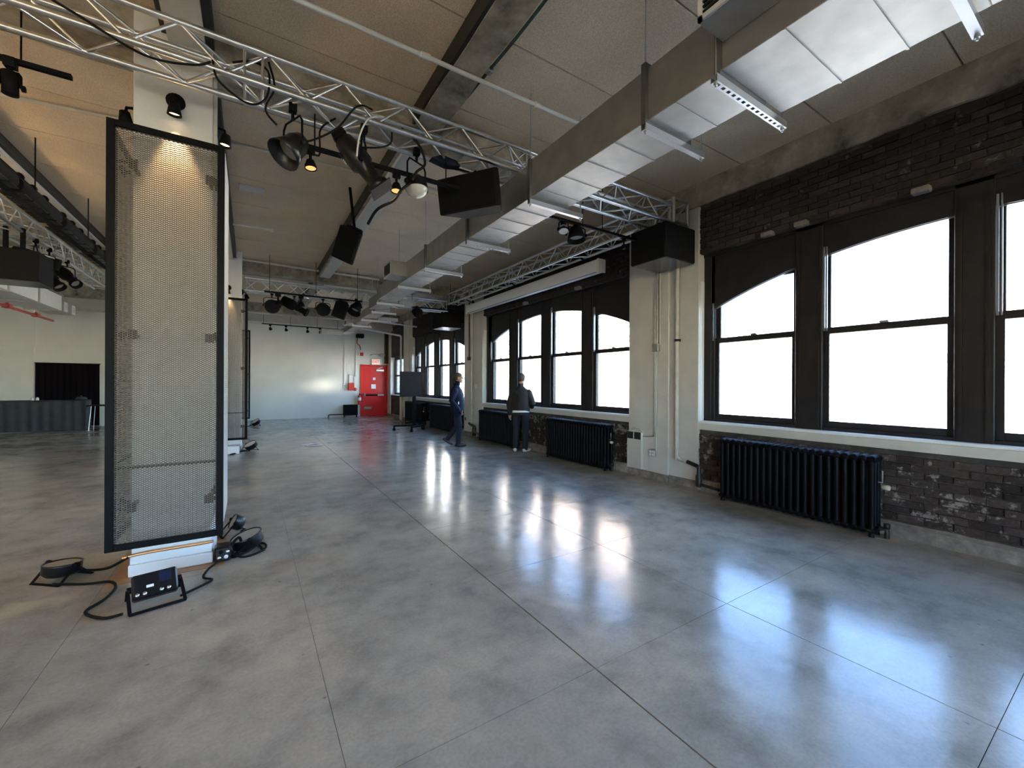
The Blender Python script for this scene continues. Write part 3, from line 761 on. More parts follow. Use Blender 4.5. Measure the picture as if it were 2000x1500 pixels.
def mesh_grid(w, h):
    """expanded metal: diamonds 40 x 22 mm"""
    cw, ch = 0.027, 0.0165
    nx, nz = int(w / cw), int(h / ch)
    cw, ch = w / nx, h / nz
    vs, fs = [], []
    tw, td = 0.0060, 0.005
    def strand(a, b_):
        a, b_ = Vector(a), Vector(b_)
        d_ = (b_ - a).normalized(); s_ = Vector((-d_.z, 0, d_.x)) * tw / 2
        k = len(vs)
        vs.extend([a - s_ + Vector((0, -td / 2, 0)), a + s_ + Vector((0, td / 2, 0)), b_ + s_ + Vector((0, td / 2, 0)), b_ - s_ + Vector((0, -td / 2, 0))])
        fs.append((k, k + 1, k + 2, k + 3))
    for j in range(nz):
        for i in range(nx):
            x, z = i * cw, j * ch
            # hex-like diamond: short flat bond at the sides
            c_ = (x + cw / 2, 0, z + ch / 2)
            strand((x, 0, z + ch / 2), (x + cw / 2, 0, z + ch))
            strand((x + cw / 2, 0, z + ch), (x + cw, 0, z + ch / 2))
            strand((x + cw / 2, 0, z), (x, 0, z + ch / 2))
            strand((x + cw, 0, z + ch / 2), (x + cw / 2, 0, z))
    mb = MB().add(vs, fs)
    me = mb.mesh('wire_mesh'); me.materials.append(MATS['mesh_metal'])
    return me
PW, PH = 0.715, 3.20
grid_me = mesh_grid(PW - 0.09, PH - 0.09)
plain('mesh_window_lit', (0.50, 0.49, 0.47), 0.5, metal=0.2)  # paler copy of the mesh metal, window light put into the colour
grid_window_lit = mesh_grid(PW - 0.02, PH - 0.09); grid_window_lit.materials.clear(); grid_window_lit.materials.append(MATS['mesh_window_lit'])
def panel_proto(label, loc, rotz, brk, group='mesh panels on the columns', side=False):
    t = thing('mesh_panel', label, 'mesh panel', loc, group, rotz)
    f_ = 0.048
    part(t, 'frame_stile', MB().box(0, f_, -0.02, 0.02, 0, PH), 'black_metal', 0.003)
    part(t, 'frame_stile', MB().box(PW - f_, PW, -0.02, 0.02, 0, PH), 'black_metal', 0.003)
    part(t, 'frame_rail', MB().box(f_, PW - f_, -0.02, 0.02, PH - f_, PH), 'black_metal', 0.003)
    part(t, 'frame_rail', MB().box(f_, PW - f_, -0.02, 0.02, 0, f_), 'black_metal', 0.003)
    part(t, 'crossbar', MB().box(f_, PW - f_, 0.006, 0.022, 0.60, 0.622), 'black_metal', 0.002)
    part(t, 'wire_mesh', None, None, me=grid_window_lit if side else grid_me, loc=(0.01 if side else 0.045, -0.027 if side else -0.004, 0.045))
    for (x, z) in ((0.14, 0.30), (PW - 0.10, 0.30), (0.14, 1.62), (PW - 0.10, 1.62), (0.14, 2.92), (PW - 0.10, 2.92)):
        xe = 0.02 if x < 0.3 else PW - 0.02
        mb = MB().box(min(x, xe), max(x, xe), 0.03, 0.05, z - 0.012, z + 0.012)
        mb.box(x - 0.03, x + 0.03, 0.035, 0.05, z - 0.035, z + 0.035).box(x - 0.012, x + 0.012, 0.045, brk, z - 0.012, z + 0.012)
        part(t, 'bracket', mb, 'black_metal', 0.002)
    return t
panel_proto('big mesh panel facing the camera on the nearest column', (-0.893, 4.17, 0.295), 0, 0.23)
panel_proto('mesh panel seen edge-on at the right side of the nearest column', (-0.207, 4.235, 0.33), math.pi / 2, 0.068, side=True)
panel_proto('mesh panel on the left side of the nearest column, seen through the front mesh', (-0.89, 5.03, 0.30), -math.pi / 2, 0.09)
panel_proto('mesh panel facing the camera on the second column', (-0.75, 11.20, 0.26), 0, 0.24)
panel_proto('mesh panel on the third column, a dark sliver beside the far wall', (-0.69, 17.7, 0.25), 0, 0.28)
def column_spot(label, loc, d_, lit=True, rot=0.0, light=None):
    """round canopy on the column, short arm, conical head aimed along d_ (local)"""
    t = thing('column_spotlight', label, 'spotlight', loc, 'spotlights on the columns', rot)
    part(t, 'canopy', MB().lathe([(0.065, 0), (0.065, 0.018), (0.03, 0.03)], 20, aim((0, 0, 0), (0, -1, 0))), 'black_metal')
    hc = (0, -0.085, -0.075)
    part(t, 'arm', MB().tube([(0, -0.02, 0), (0, -0.075, -0.01), hc], 0.012), 'black_metal')
    part(t, 'head', MB().lathe([(0.0, -0.03), (0.034, -0.025), (0.040, 0.02), (0.050, 0.075), (0.044, 0.075), (0.036, 0.03)], 20, aim(hc, d_)), 'black_metal')
    part(t, 'lamp', MB().lathe([(0.0, 0.05), (0.043, 0.056)], 16, aim(hc, d_)), 'lamp_hot')
    if light:
        l_ = bpy.data.lights.new('spot_lamp', 'SPOT'); l_.energy = light; l_.color = (1.0, 0.62, 0.27); l_.spot_size = math.radians(52); l_.spot_blend = 0.6; l_.shadow_soft_size = 0.03
        o_ = bpy.data.objects.new('spot_lamp', l_); link(o_, t); o_.location = Vector(hc) + Vector(d_).normalized() * 0.09
        o_.rotation_euler = Vector(d_).to_track_quat('-Z', 'Y').to_euler()
    return t
column_spot('lit round spotlight above the big mesh panel on the nearest column', (-0.525, 4.41, 3.88), (0.0, 0.10, -1), True, 0, 6.5)
column_spot('spotlight on the left side of the nearest column, peeking past its edge', (-0.79, 4.60, 3.83), (0.0, 0.1, -1), True, -math.pi / 2, 2.0)
column_spot('spotlight on the right side of the nearest column beside the conduit', (-0.275, 4.60, 3.86), (0.0, 0.1, -1), True, math.pi / 2, 1.5)
column_spot('small spotlight on the right side of the second column', (-0.155, 11.7, 3.70), (0.0, -0.3, -1), True, math.pi / 2, 1.5)
column_spot('spotlight above the mesh panel on the second column', (-0.42, 11.45, 3.72), (0.0, 0.22, -1), True, 0, 2.2)
# ================================================================== TRUSSES
def make_truss(label, origin, axis, length, s=0.29, splices=(), ends=True, h=None):
    """square aluminium lighting truss; origin = lower corner chord start; axis 'x' or 'y' """
    t = thing('lighting_truss', label, 'truss', origin)
    def P(a, b_, c_): return (a, b_, c_) if axis == 'x' else (b_, a, c_)
    rc, rb = 0.024, 0.0105
    h = h or s
    ch = MB().tube([P(0, 0, 0), P(length, 0, 0)], rc, 10).mesh('chord'); ch.materials.append(MATS['aluminium'])
    for b_ in (0, s):
        for c_ in (0, h): part(t, 'chord', None, None, me=ch, loc=P(0, b_, c_))
    n_ = max(2, int(round(length / 0.28))); p_ = length / n_
    cache_ = {}
    def brace(kind, a0, a1, M_loc):
        if kind not in cache_:
            mb = MB()
            if kind == 'up': mb.tube([P(0, 0, 0), P(p_, 0, h)], rb, 6)
            if kind == 'dn': mb.tube([P(0, 0, h), P(p_, 0, 0)], rb, 6)
            if kind == 'in': mb.tube([P(0, 0, 0), P(p_, s, 0)], rb, 6)
            if kind == 'ou': mb.tube([P(0, s, 0), P(p_, 0, 0)], rb, 6)
            if kind == 'vert': mb.tube([P(0, 0, 0), P(0, 0, h)], rb, 6)
            if kind == 'hor': mb.tube([P(0, 0, 0), P(0, s, 0)], rb, 6)
            me = mb.mesh('brace'); me.materials.append(MATS['aluminium']); cache_[kind] = me
        part(t, 'brace', None, None, me=cache_[kind], loc=M_loc)
    for k in range(n_):
        a = k * p_
        brace('up' if k % 2 == 0 else 'dn', 0, 0, P(a, 0, 0))
        brace('dn' if k % 2 == 0 else 'up', 0, 0, P(a, s, 0))
        brace('in' if k % 2 == 0 else 'ou', 0, 0, P(a, 0, 0))
        brace('ou' if k % 2 == 0 else 'in', 0, 0, P(a, 0, h))
    for sp in list(splices) + ([0.03, length - 0.03] if ends else []):
        for da in ((-0.06, 0.06) if sp in splices else (0,)):
            for b_ in (0, s): brace('vert', 0, 0, P(sp + da, b_, 0))
            for c_ in (0, h): brace('hor', 0, 0, P(sp + da, 0, c_))
        if sp in splices:
            cp_ = MB().tube([P(-0.07, 0, 0), P(0.07, 0, 0)], 0.031, 10).mesh('coupler'); cp_.materials.append(MATS['steel'])
            for b_ in (0, s):
                for c_ in (0, h): part(t, 'coupler', None, None, me=cp_, loc=P(sp, b_, c_))
    return t
make_truss('long silver truss crossing in front of the nearest column', (-4.6, 3.80, 3.89), 'x', 9.72, 0.30, (4.62, 7.25), True, 0.25)
make_truss('silver truss running along the window wall above the white screen case', (4.92, 4.22, 3.88), 'y', 7.0, 0.29, (3.6,))
make_truss('distant silver truss crossing beside the second column', (-0.10, 11.5, 3.72), 'x', 5.1, 0.29, (2.6,))
make_truss('silver truss at the left edge hung with black fixtures', (-3.30, 5.0, 3.90), 'y', 9.4, 0.29, (6.3,))
t = thing('truss_corner', 'upright silver truss corner block at the white pier', 'truss', (5.14, 3.78, 3.885))
mb = MB()
for a in (0, 0.32):
    for c_ in (0, 0.32): part(t, 'post', MB().tube([(a, c_, 0), (a, c_, 0.36)], 0.026, 10), 'aluminium')
for z in (0.02, 0.34):
    for (p, q) in (((0, 0), (0.32, 0)), ((0.32, 0), (0.32, 0.32)), ((0.32, 0.32), (0, 0.32)), ((0, 0.32), (0, 0))):
        part(t, 'rail', MB().tube([(*p, z), (*q, z)], 0.022, 8), 'aluminium')
part(t, 'brace', MB().tube([(0, 0, 0.02), (0.32, 0, 0.34)], 0.012, 6), 'aluminium'); part(t, 'brace', MB().tube([(0, 0, 0.34), (0, 0.32, 0.02)], 0.012, 6), 'aluminium')
# ================================================================== MAIN DUCT
t = thing('ventilation_duct', 'galvanised rectangular air duct running the length of the ceiling', 'duct', (2.72, 4.33, 3.5))
def duct_run(parent, x0, x1, z0, z1, y0, y1, seam=0.32):
    part(parent, 'duct_section', MB().box(x0, x1, y0, y1, z0, z1), 'galvanised', 0.004, True)
    y = y0 + seam
    while y < y1 - 0.1:
        part(parent, 'seam', MB().box(x0 - 0.002, x1 + 0.002, y - 0.006, y + 0.006, z0 - 0.006, z0 + 0.002), 'galvanised', 0, True)
        y += seam
def flange(parent, x0, x1, z0, z1, y):
    mb = MB().box(x0 - 0.03, x1 + 0.03, y - 0.02, y + 0.02, z0 - 0.03, z0).box(x0 - 0.03, x1 + 0.03, y - 0.02, y + 0.02, z1, z1 + 0.03).box(x0 - 0.03, x0, y - 0.02, y + 0.02, z0, z1).box(x1, x1 + 0.03, y - 0.02, y + 0.02, z0, z1)
    part(parent, 'flange', mb, 'galvanised_side', 0, True)
runs = [(2.459, 3.204, 3.498, 3.914, -7.015, 0.476), (2.459, 3.204, 3.498, 3.914, 0.476, 1.472), (2.472, 2.962, 3.498, 3.888, 1.49, 2.052), (2.472, 2.962, 3.498, 3.888, 2.061, 3.533), (2.472, 2.944, 3.498, 3.862, 3.542, 5.005), (2.472, 2.944, 3.498, 3.845, 5.014, 6.564), (2.472, 2.944, 3.498, 3.828, 6.573, 8.054), (2.511, 2.962, 3.498, 3.793, 8.062, 9.872), (2.615, 3.014, 3.481, 3.741, 9.881, 11.085), (2.789, 3.17, 3.464, 3.689, 11.093, 12.644), (2.875, 3.222, 3.464, 3.672, 12.652, 13.943), (2.962, 3.273, 3.447, 3.637, 13.951, 15.588), (2.962, 3.273, 3.429, 3.62, 15.597, 16.887)]
for r in runs: duct_run(t, *r)
for r in runs[2:]: flange(t, *r[:4], r[4])
def trapeze(parent, y, x0, x1, z, holes=False):
    mb = MB()
    mb.box(x0, x1, y - 0.022, y - 0.018, z - 0.045, z).box(x0, x1, y + 0.018, y + 0.022, z - 0.045, z)
    if holes:
        n_ = 15; p_ = (x1 - x0) / n_
        mb.box(x0, x1, y - 0.022, y - 0.010, z - 0.048, z - 0.044).box(x0, x1, y + 0.010, y + 0.022, z - 0.048, z - 0.044)
        for k in range(n_): mb.box(x0 + k * p_, x0 + (k + 0.5) * p_, y - 0.010, y + 0.010, z - 0.048, z - 0.044)
        mb.box(x0, x1, y - 0.018, y + 0.018, z - 0.008, z - 0.005)
    else:
        mb.box(x0, x1, y - 0.022, y + 0.022, z - 0.048, z - 0.044)
    part(parent, 'hanger_strut', mb, 'strut_steel', 0, True)
    for x in (x0 + 0.02, x1 - 0.02):
        part(parent, 'hanger_rod', MB().tube([(x, y, z - 0.075), (x, y, CZ)], 0.006, 6).tube([(x, y, z - 0.062), (x, y, z - 0.048)], 0.013, 6), 'strut_steel', 0, True)
for a in [(0.537, 2.416, 3.291, 3.468, False), (1.494, 2.416, 3.291, 3.468, True), (2.057, 2.442, 3.17, 3.471, False), (3.538, 2.442, 3.17, 3.471, False), (5.01, 2.442, 3.135, 3.471, True), (6.569, 2.442, 3.135, 3.471, False), (8.054, 2.451, 3.135, 3.471, True), (9.877, 2.511, 3.17, 3.455, False), (11.085, 2.685, 3.334, 3.438, False), (12.644, 2.771, 3.637, 3.438, False), (13.943, 2.771, 3.377, 3.421, False)]:
    trapeze(t, *a)
def takeoff(parent, x0, x1, y0, y1, z0, z1, grille=True, face='x'):
    b_ = part(parent, 'branch_box', MB().box(x0, x1, y0, y1, z0, z1), 'galvanised', 0.004, True)
    if grille:
        f_ = 0.03
        part(b_, 'grille_frame', MB().box(x0 - 0.015, x0, y0, y0 + f_, z0, z1).box(x0 - 0.015, x0, y1 - f_, y1, z0, z1).box(x0 - 0.015, x0, y0, y1, z0, z0 + f_).box(x0 - 0.015, x0, y0, y1, z1 - f_, z1), 'duct_white', 0, True)
        n_ = int((z1 - z0 - 2 * f_) / 0.028)
        for k in range(n_):
            z = z0 + f_ + (k + 0.5) * (z1 - z0 - 2 * f_) / n_
            part(b_, 'louvre', MB().box(x0 - 0.014, x0 - 0.002, y0 + f_, y1 - f_, z - 0.004, z + 0.006), 'iron', 0, True)
takeoff(t, 2.217, 2.459, 0.303, 1.464, 3.663, 3.949)
takeoff(t, 2.182, 2.477, 7.577, 8.036, 3.55, 3.81)
takeoff(t, 2.667, 2.962, 14.202, 14.635, 3.464, 3.637)
part(t, 'elbow', MB().box(2.208, 2.962, 16.411, 16.757, 3.377, 3.55), 'galvanised', 0.01, True)
part(t, 'branch_box', MB().box(2.944, 3.594, 10.305, 10.695, 3.55, 3.689), 'galvanised', 0.01, True)
part(t, 'branch_box', MB().box(3.273, 3.94, 12.903, 13.25, 3.498, 3.602), 'galvanised', 0.01, True)
# left-hand duct
t = thing('ventilation_duct', 'white painted air duct at the far left above the black counter', 'duct', (-4.9, 15, 3.6))
for (y0, y1) in ((9.5, 11.0), (11.02, 12.7), (12.72, 14.0), (14.02, 15.6), (15.62, 17.2)):
    part(t, 'duct_section', MB().box(-5.35, -4.62, y0, y1, 3.62, 4.05), 'duct_white', 0.006, True)
    part(t, 'flange', MB().box(-5.38, -4.59, y1 - 0.01, y1 + 0.03, 3.59, 4.08), 'galvanised', 0, True)
part(t, 'end_section', MB().box(-5.30, -4.70, 17.23, 18.6, 3.66, 3.98), 'galvanised', 0.006, True)
for y in (17.7, 18.35):
    g_ = part(t, 'grille', MB().box(-4.705, -4.66, y - 0.13, y + 0.13, 3.66, 3.94), 'trim_white', 0.006, True)
    part(g_, 'opening', MB().box(-4.662, -4.655, y - 0.07, y + 0.07, 3.72, 3.88), 'duct_white', 0, True)
t = thing('sprinkler_pipe', 'red sprinkler pipe high along the left side', 'pipe', (-5.2, 15, 3.45))
part(t, 'pipe', MB().tube([(-5.25, 11.0, 3.48), (-5.25, 18.8, 3.48)], 0.035, 10), 'pipe_red', 0, True)
for y in (13.0, 15.9, 17.6): part(t, 'hanger', MB().tube([(-5.25, y, 3.48), (-5.25, y, 3.58)], 0.03, 8).box(-5.32, -5.18, y - 0.09, y + 0.09, 3.44, 3.54), 'pipe_red', 0.005, True)
# ceiling pipes
def pipe_thing(label, pts, r, mat, name='ceiling_pipe', cat='pipe', extra=()):
    t_ = thing(name, label, cat, pts[0])
    part(t_, 'pipe', MB().tube(pts, r, 10), mat, 0, True)
    for e in extra: part(t_, 'coupling', MB().tube(e, r * 1.35, 10), mat, 0, True)
    return t_
pipe_thing('white sprinkler pipe across the ceiling in front of the truss', [(-0.25, 3.42, 4.362), (3.0, 3.38, 4.352)], 0.020, 'duct_white', extra=([(1.22, 3.398, 4.357), (1.30, 3.397, 4.357)], [(2.40, 3.383, 4.353), (2.46, 3.382, 4.353)]))
pipe_thing('thin pale pipe across the ceiling behind the nearest column', [(-4.5, 6.75, 4.52), (-0.26, 6.16, 4.50), (2.8, 5.9, 4.50)], 0.02, 'pipe_paint')
pipe_thing('white pipe with a sprinkler elbow near the second column', [(-0.27, 9.1, 4.44), (0.32, 9.05, 4.44), (0.36, 9.05, 4.40)], 0.022, 'duct_white', extra=([(0.30, 9.05, 4.44), (0.37, 9.05, 4.44)],))
pipe_thing('thin pale pipe running under the far concrete beam', [(-0.15, 11.9, 4.52), (1.2, 11.75, 4.46), (3.0, 11.55, 4.40)], 0.026, 'duct_white')
pipe_thing('grey pipe along the lower edge of the far concrete beam', [(-0.1, 12.6, 4.20), (2.9, 12.4, 4.14)], 0.04, 'pipe_paint')
pipe_thing('white pipe crossing to the third pier and turning down', [(3.1, 17.3, 3.86), (5.5, 17.75, 3.62), (5.55, 17.75, 3.58), (5.55, 17.75, 0.0)], 0.045, 'duct_white')
pipe_thing('pale pipe under the ceiling close to the far wall', [(-0.2, 17.4, 4.05), (3.2, 17.2, 4.05)], 0.035, 'pipe_paint')
pipe_thing('pale pipe crossing right of the duct near the third pier', [(3.7, 15.6, 3.86), (5.6, 15.9, 3.80)], 0.03, 'duct_white')
# thin black flex along the central beam
t = thing('beam_cable', 'dark green cable clipped along the central ceiling beam', 'cable', (1.83, 3, 4.42))
part(t, 'cable', MB().tube(spline([(1.88, -1.0, 4.55), (1.86, 1.0, 4.50), (1.84, 2.2, 4.40), (1.835, 2.8, 4.385), (1.83, 3.3, 4.40), (1.83, 3.75, 4.42)]), 0.013, 8), 'cable_green', 0, True)
part(t, 'clamp', MB().box(1.80, 1.86, 3.26, 3.32, 4.37, 4.43), 'steel', 0.004, True)
# ================================================================== SPEAKERS
def orient(loc, yaw, pitch=0.0, roll=0.0):
    """local -Y is the front; yaw about z, pitch tips the front down"""
    return Matrix.Translation(loc) @ Matrix.Rotation(yaw, 4, 'Z') @ Matrix.Rotation(pitch, 4, 'X') @ Matrix.Rotation(roll, 4, 'Y')
def speaker(label, loc, yaw, pitch, w_, h_, d_, taper=0.7, roll=0.0, hang=None, name='hanging_speaker'):
    t_ = thing(name, label, 'loudspeaker', loc)
    M = orient((0, 0, 0), yaw, pitch, roll)
    poly = [(-w_ / 2, -d_ / 2), (w_ / 2 - 0.03, -d_ / 2), (w_ / 2, -d_ / 2 + 0.03), (w_ / 2 * taper, d_ / 2), (-w_ / 2 * taper, d_ / 2)]
    part(t_, 'cabinet', MB().prism(poly, -h_ / 2, h_ / 2, 'xy', M), 'black_matte', 0.012)
    part(t_, 'grille', MB().box(-w_ / 2 + 0.015, w_ / 2 - 0.04, -d_ / 2 - 0.012, -d_ / 2 + 0.002, -h_ / 2 + 0.015, h_ / 2 - 0.015, M), 'speaker_cloth', 0.006)
    part(t_, 'bracket', MB().box(-w_ * 0.3, w_ * 0.3, -0.05, 0.05, h_ / 2, h_ / 2 + 0.02, M).bar(M @ Vector((0, 0, h_ / 2)), (0, 0, (hang - loc[2]) if hang else h_ / 2 + 0.25), 0.035), 'black_metal')
    return t_
speaker('big black wedge speaker hung under the near truss beside the duct', (2.10, 4.08, 3.63), math.radians(-56), math.radians(12), 0.74, 0.37, 0.38, 0.6, 0.0, 3.89)
speaker('black speaker hung below the central beam in mid room', (1.30, 6.75, 3.70), math.radians(-30), math.radians(25), 0.34, 0.50, 0.32, 0.5, math.radians(25), 4.58)
speaker('far black wedge speaker among the distant stage lights', (2.02, 11.55, 3.48), math.radians(-20), math.radians(20), 0.34, 0.42, 0.30, 0.5, math.radians(20), 3.72)
def subwoofer(label, x0, x1, y0, y1, z0, z1, bottom='black_matte', hang=3.95):
    t_ = thing('hanging_subwoofer', label, 'loudspeaker', ((x0 + x1) / 2, (y0 + y1) / 2, z0), 'subwoofers along the window wall')
    part(t_, 'cabinet', MB().box(x0, x1, y0, y1, z0 + 0.012, z1), 'black_matte', 0.008, True)
    part(t_, 'bottom_panel', MB().box(x0 + 0.012, x1 - 0.012, y0 + 0.012, y1 - 0.012, z0, z0 + 0.012), bottom, 0.003, True, 'paler underside')
    part(t_, 'grille', MB().box(x0 - 0.01, x0, y0 + 0.02, y1 - 0.02, z0 + 0.02, z1 - 0.02), 'speaker_cloth', 0.003, True)
    part(t_, 'hanging_frame', MB().box((x0 + x1) / 2 - 0.18, (x0 + x1) / 2 + 0.12, (y0 + y1) / 2 - 0.15, (y0 + y1) / 2 + 0.15, z1, z1 + 0.035).bar(((x0 + x1) / 2 - 0.1, (y0 + y1) / 2, z1), ((x0 + x1) / 2 - 0.1, (y0 + y1) / 2, hang), 0.05).bar(((x0 + x1) / 2 + 0.08, (y0 + y1) / 2, z1), ((x0 + x1) / 2 + 0.08, (y0 + y1) / 2, hang), 0.05), 'black_metal', 0.004, True)
    return t_
plain('sub_bottom', (0.06, 0.065, 0.07), 0.25, spec=0.7)
plain('sub_bottom_lit', (0.45, 0.45, 0.44), 0.35)  # light falling on the underside, painted as a pale colour
subwoofer('large black subwoofer hung in front of the white pier beside the nearest window', 4.89, 5.56, 3.72, 4.35, 3.335, 3.84, 'sub_bottom')
subwoofer('smaller-looking black subwoofer with a lit underside painted pale by the second pier', 4.92, 5.58, 11.74, 12.45, 3.27, 3.74, 'sub_bottom_lit', 3.9)
subwoofer('black speaker cabinet hung at the left edge under the left truss', -3.42, -2.74, 9.3, 9.85, 3.08, 3.56, 'sub_bottom')
# ================================================================== LIGHTING TRACKS AND FIXTURES
def track(label, p, q, drops, hang, name='lighting_track'):
    t_ = thing(name, label, 'track', p)
    part(t_, 'rail', MB().bar(p, q, 0.036, 0.036), 'black_metal', 0.003, True)
    for f_ in drops:
        x = Vector(p).lerp(Vector(q), f_)
        part(t_, 'hanger', MB().tube([x, (x.x, x.y, hang)], 0.006, 6), 'black_metal', 0, True)
    return t_
track('black lighting track below the near truss, left of the big wedge speaker', (0.32, 3.98, 3.60), (1.86, 3.98, 3.60), (0.1, 0.9), 3.9)
track('black lighting track from the big duct to the large subwoofer', (3.05, 4.24, 3.71), (4.88, 4.24, 3.71), (0.42, 0.62), 4.56)
track('long black lighting track among the distant stage lights', (0.28, 11.1, 3.66), (2.45, 11.1, 3.66), (0.05, 0.5, 0.95), 4.5)
track('short black lighting track in front of the second pier', (3.75, 11.45, 3.72), (5.15, 11.3, 3.72), (0.1, 0.9), 4.5)
track('black lighting track along the top of the far wall', (0.40, 19.0, 3.88), (3.25, 19.0, 3.86), (0.02, 0.35, 0.7, 0.98), 4.575)
track('short black track at the top left corner under the near truss', (-2.4, 4.35, 3.81), (-1.12, 4.35, 3.81), (0.3, 0.8), 4.5)
def track_head(label, loc, d_, lit, size=1.0, power=None):
    t_ = thing('track_spotlight', label, 'spotlight', loc, 'track spotlights')
    part(t_, 'adapter', MB().box(-0.035 * size, 0.035 * size, -0.016, 0.016, -0.05 * size, 0), 'black_metal', 0.003)
    part(t_, 'stem', MB().tube([(0, 0, -0.045 * size), (0, 0, -0.10 * size)], 0.012 * size, 8), 'black_metal')
    c_ = Vector((0, 0, -0.12 * size))
    part(t_, 'head', MB().lathe([(0.0, -0.02 * size), (0.03 * size, -0.018 * size), (0.048 * size, 0.03 * size), (0.05 * size, 0.055 * size), (0.044 * size, 0.055 * size), (0.04 * size, 0.04 * size)], 18, aim(c_, d_)), 'black_metal')
    part(t_, 'lamp', MB().lathe([(0.0, 0.046 * size), (0.043 * size, 0.048 * size)], 16, aim(c_, d_)), 'lamp_warm' if lit else 'frosted_lens')
    if power:
        l_ = bpy.data.lights.new('track_lamp', 'SPOT'); l_.energy = power; l_.color = (1.0, 0.70, 0.36); l_.spot_size = math.radians(70 if power < 10 else 120); l_.spot_blend = 0.7; l_.shadow_soft_size = 0.04 if power < 10 else 0.25
        o_ = bpy.data.objects.new('track_lamp', l_); link(o_, t_); o_.location = c_ + Vector(d_).normalized() * 0.08; o_.rotation_euler = Vector(d_).to_track_quat('-Z', 'Y').to_euler()
    return t_
track_head('lit track spotlight hanging beside the open black fresnel', (0.44, 3.97, 3.582), (0.05, -0.10, -1), True, 1.0, 1.6)
track_head('lit track spotlight between the long profile light and the round par', (1.19, 3.97, 3.582), (-0.05, -0.12, -1), True, 1.05, 1.6)
track_head('small dim track spotlight next to the large subwoofer', (4.62, 4.24, 3.69), (0.2, 0.1, -1), True, 0.9, 0.6)
for k, (x, lb) in enumerate(((0.69, 'leftmost of the small spotlights on the far wall track'), (1.24, 'second small spotlight on the far wall track'), (2.02, 'third small spotlight on the far wall track'), (2.5, 'small spotlight on the far wall track nearest the duct'))):
    track_head(lb, (x, 19.0, 3.872 - 0.007 * x), (0.4, 0.9, -0.8), False, 1.2)
track_head('first track spotlight on the distant track, above the silver-ringed par', (0.56, 11.1, 3.65), (0.1, 0.1, -1), False, 1.7)
track_head('second track spotlight on the distant track, above the distant profile', (1.04, 11.1, 3.65), (0.1, 0.1, -1), False, 1.5)
def fixture(name, label, loc, clamp_z, d_, prof, mat='black_gloss', yoke_w=0.13, lens=None, lens_mat='frosted_lens', extra=None, seg=22, cat='stage light', clampless=False):
    """stage fixture: body is a lathe along d_, in a yoke hung from a clamp at clamp_z"""
    t_ = thing(name, label, cat, loc)
    dz = clamp_z - loc[2]; M = aim((0, 0, 0), d_)
    part(t_, 'body', MB().lathe(prof, seg, M), mat)
    d2 = Vector((d_[0], d_[1], 0))
    side = Vector((-d2.y, d2.x, 0)).normalized() if d2.length > 1e-4 else Vector((1, 0, 0))
    top = max(0.10, dz - 0.12); w_ = yoke_w
    pts = [side * w_, side * w_ + Vector((0, 0, top * 0.8)), side * w_ * 0.75 + Vector((0, 0, top)), -side * w_ * 0.75 + Vector((0, 0, top)), -side * w_ + Vector((0, 0, top * 0.8)), -side * w_]
    part(t_, 'yoke', MB().tube(pts, 0.009, 6), 'black_metal')
    if not clampless:
        part(t_, 'clamp', MB().tube([(0, 0, top), (0, 0, dz)], 0.014, 8).box(-0.03, 0.03, -0.03, 0.03, dz - 0.055, dz + 0.015), 'black_metal', 0.004)
    for sgn in (-1, 1): part(t_, 'knob', MB().lathe([(0.0, 0), (0.022, 0.002), (0.022, 0.02), (0.0, 0.022)], 10, aim(side * sgn * (w_ + 0.002), side * sgn)), 'black_metal')
    if lens: part(t_, 'lens', MB().lathe([(0.0, lens[1]), (lens[0], lens[1])], seg, M), lens_mat)
    if extra: extra(t_, M)
    return t_
# open fresnel / par, near left
fixture('fresnel_light', 'wide black fresnel light tilted to the left on the near truss', (0.30, 3.93, 3.53), 3.88, (-0.55, -0.25, -0.75), [(0.0, -0.13), (0.07, -0.12), (0.095, -0.05), (0.10, 0.02), (0.135, 0.13), (0.128, 0.13), (0.09, 0.02)], 'black_gloss', 0.14, (0.095, 0.03),
        extra=lambda t_, M: (part(t_, 'power_tail', MB().tube(spline([(0.02, 0, 0.10), (0.20, 0.02, 0.0), (0.22, 0.05, 0.25), (0.35, 0.1, 0.42)]), 0.008, 6), 'cable_black')))
# ellipsoidal profile
fixture('profile_light', 'long black ellipsoidal profile light pointing down at the centre of the near truss', (0.87, 3.90, 3.52), 3.88, (0.50, -0.20, -0.66), [(0.0, -0.30), (0.06, -0.295), (0.085, -0.27), (0.105, -0.12), (0.105, -0.02), (0.075, 0.02), (0.07, 0.17), (0.095, 0.19), (0.095, 0.25), (0.088, 0.25), (0.07, 0.2)], 'black_gloss', 0.13, (0.075, 0.21),
        extra=lambda t_, M: (part(t_, 'lamp_cap', MB().box(-0.06, 0.06, -0.06, 0.06, -0.36, -0.29, M), 'black_metal', 0.01), part(t_, 'shutter', MB().box(-0.16, -0.09, -0.02, 0.02, -0.02, -0.012, M), 'black_metal'), part(t_, 'shutter', MB().box(0.09, 0.17, -0.02, 0.02, 0.0, 0.008, M), 'black_metal'), part(t_, 'colour_frame', MB().box(-0.105, 0.105, -0.105, 0.105, 0.245, 0.255, M), 'black_metal'), part(t_, 'handle', MB().tube([M @ Vector((0.1, 0.0, -0.2)), M @ Vector((0.15, 0, -0.2)), M @ Vector((0.15, 0, -0.05)), M @ Vector((0.1, 0, -0.05))], 0.008, 6), 'black_metal'), part(t_, 'cable_tag', MB().box(-0.02, 0.02, -0.112, -0.106, -0.20, -0.14, M), 'tag_sheen_blue'), part(t_, 'cable_tag', MB().box(0.03, 0.06, -0.112, -0.106, -0.20, -0.12, M), 'paper')))
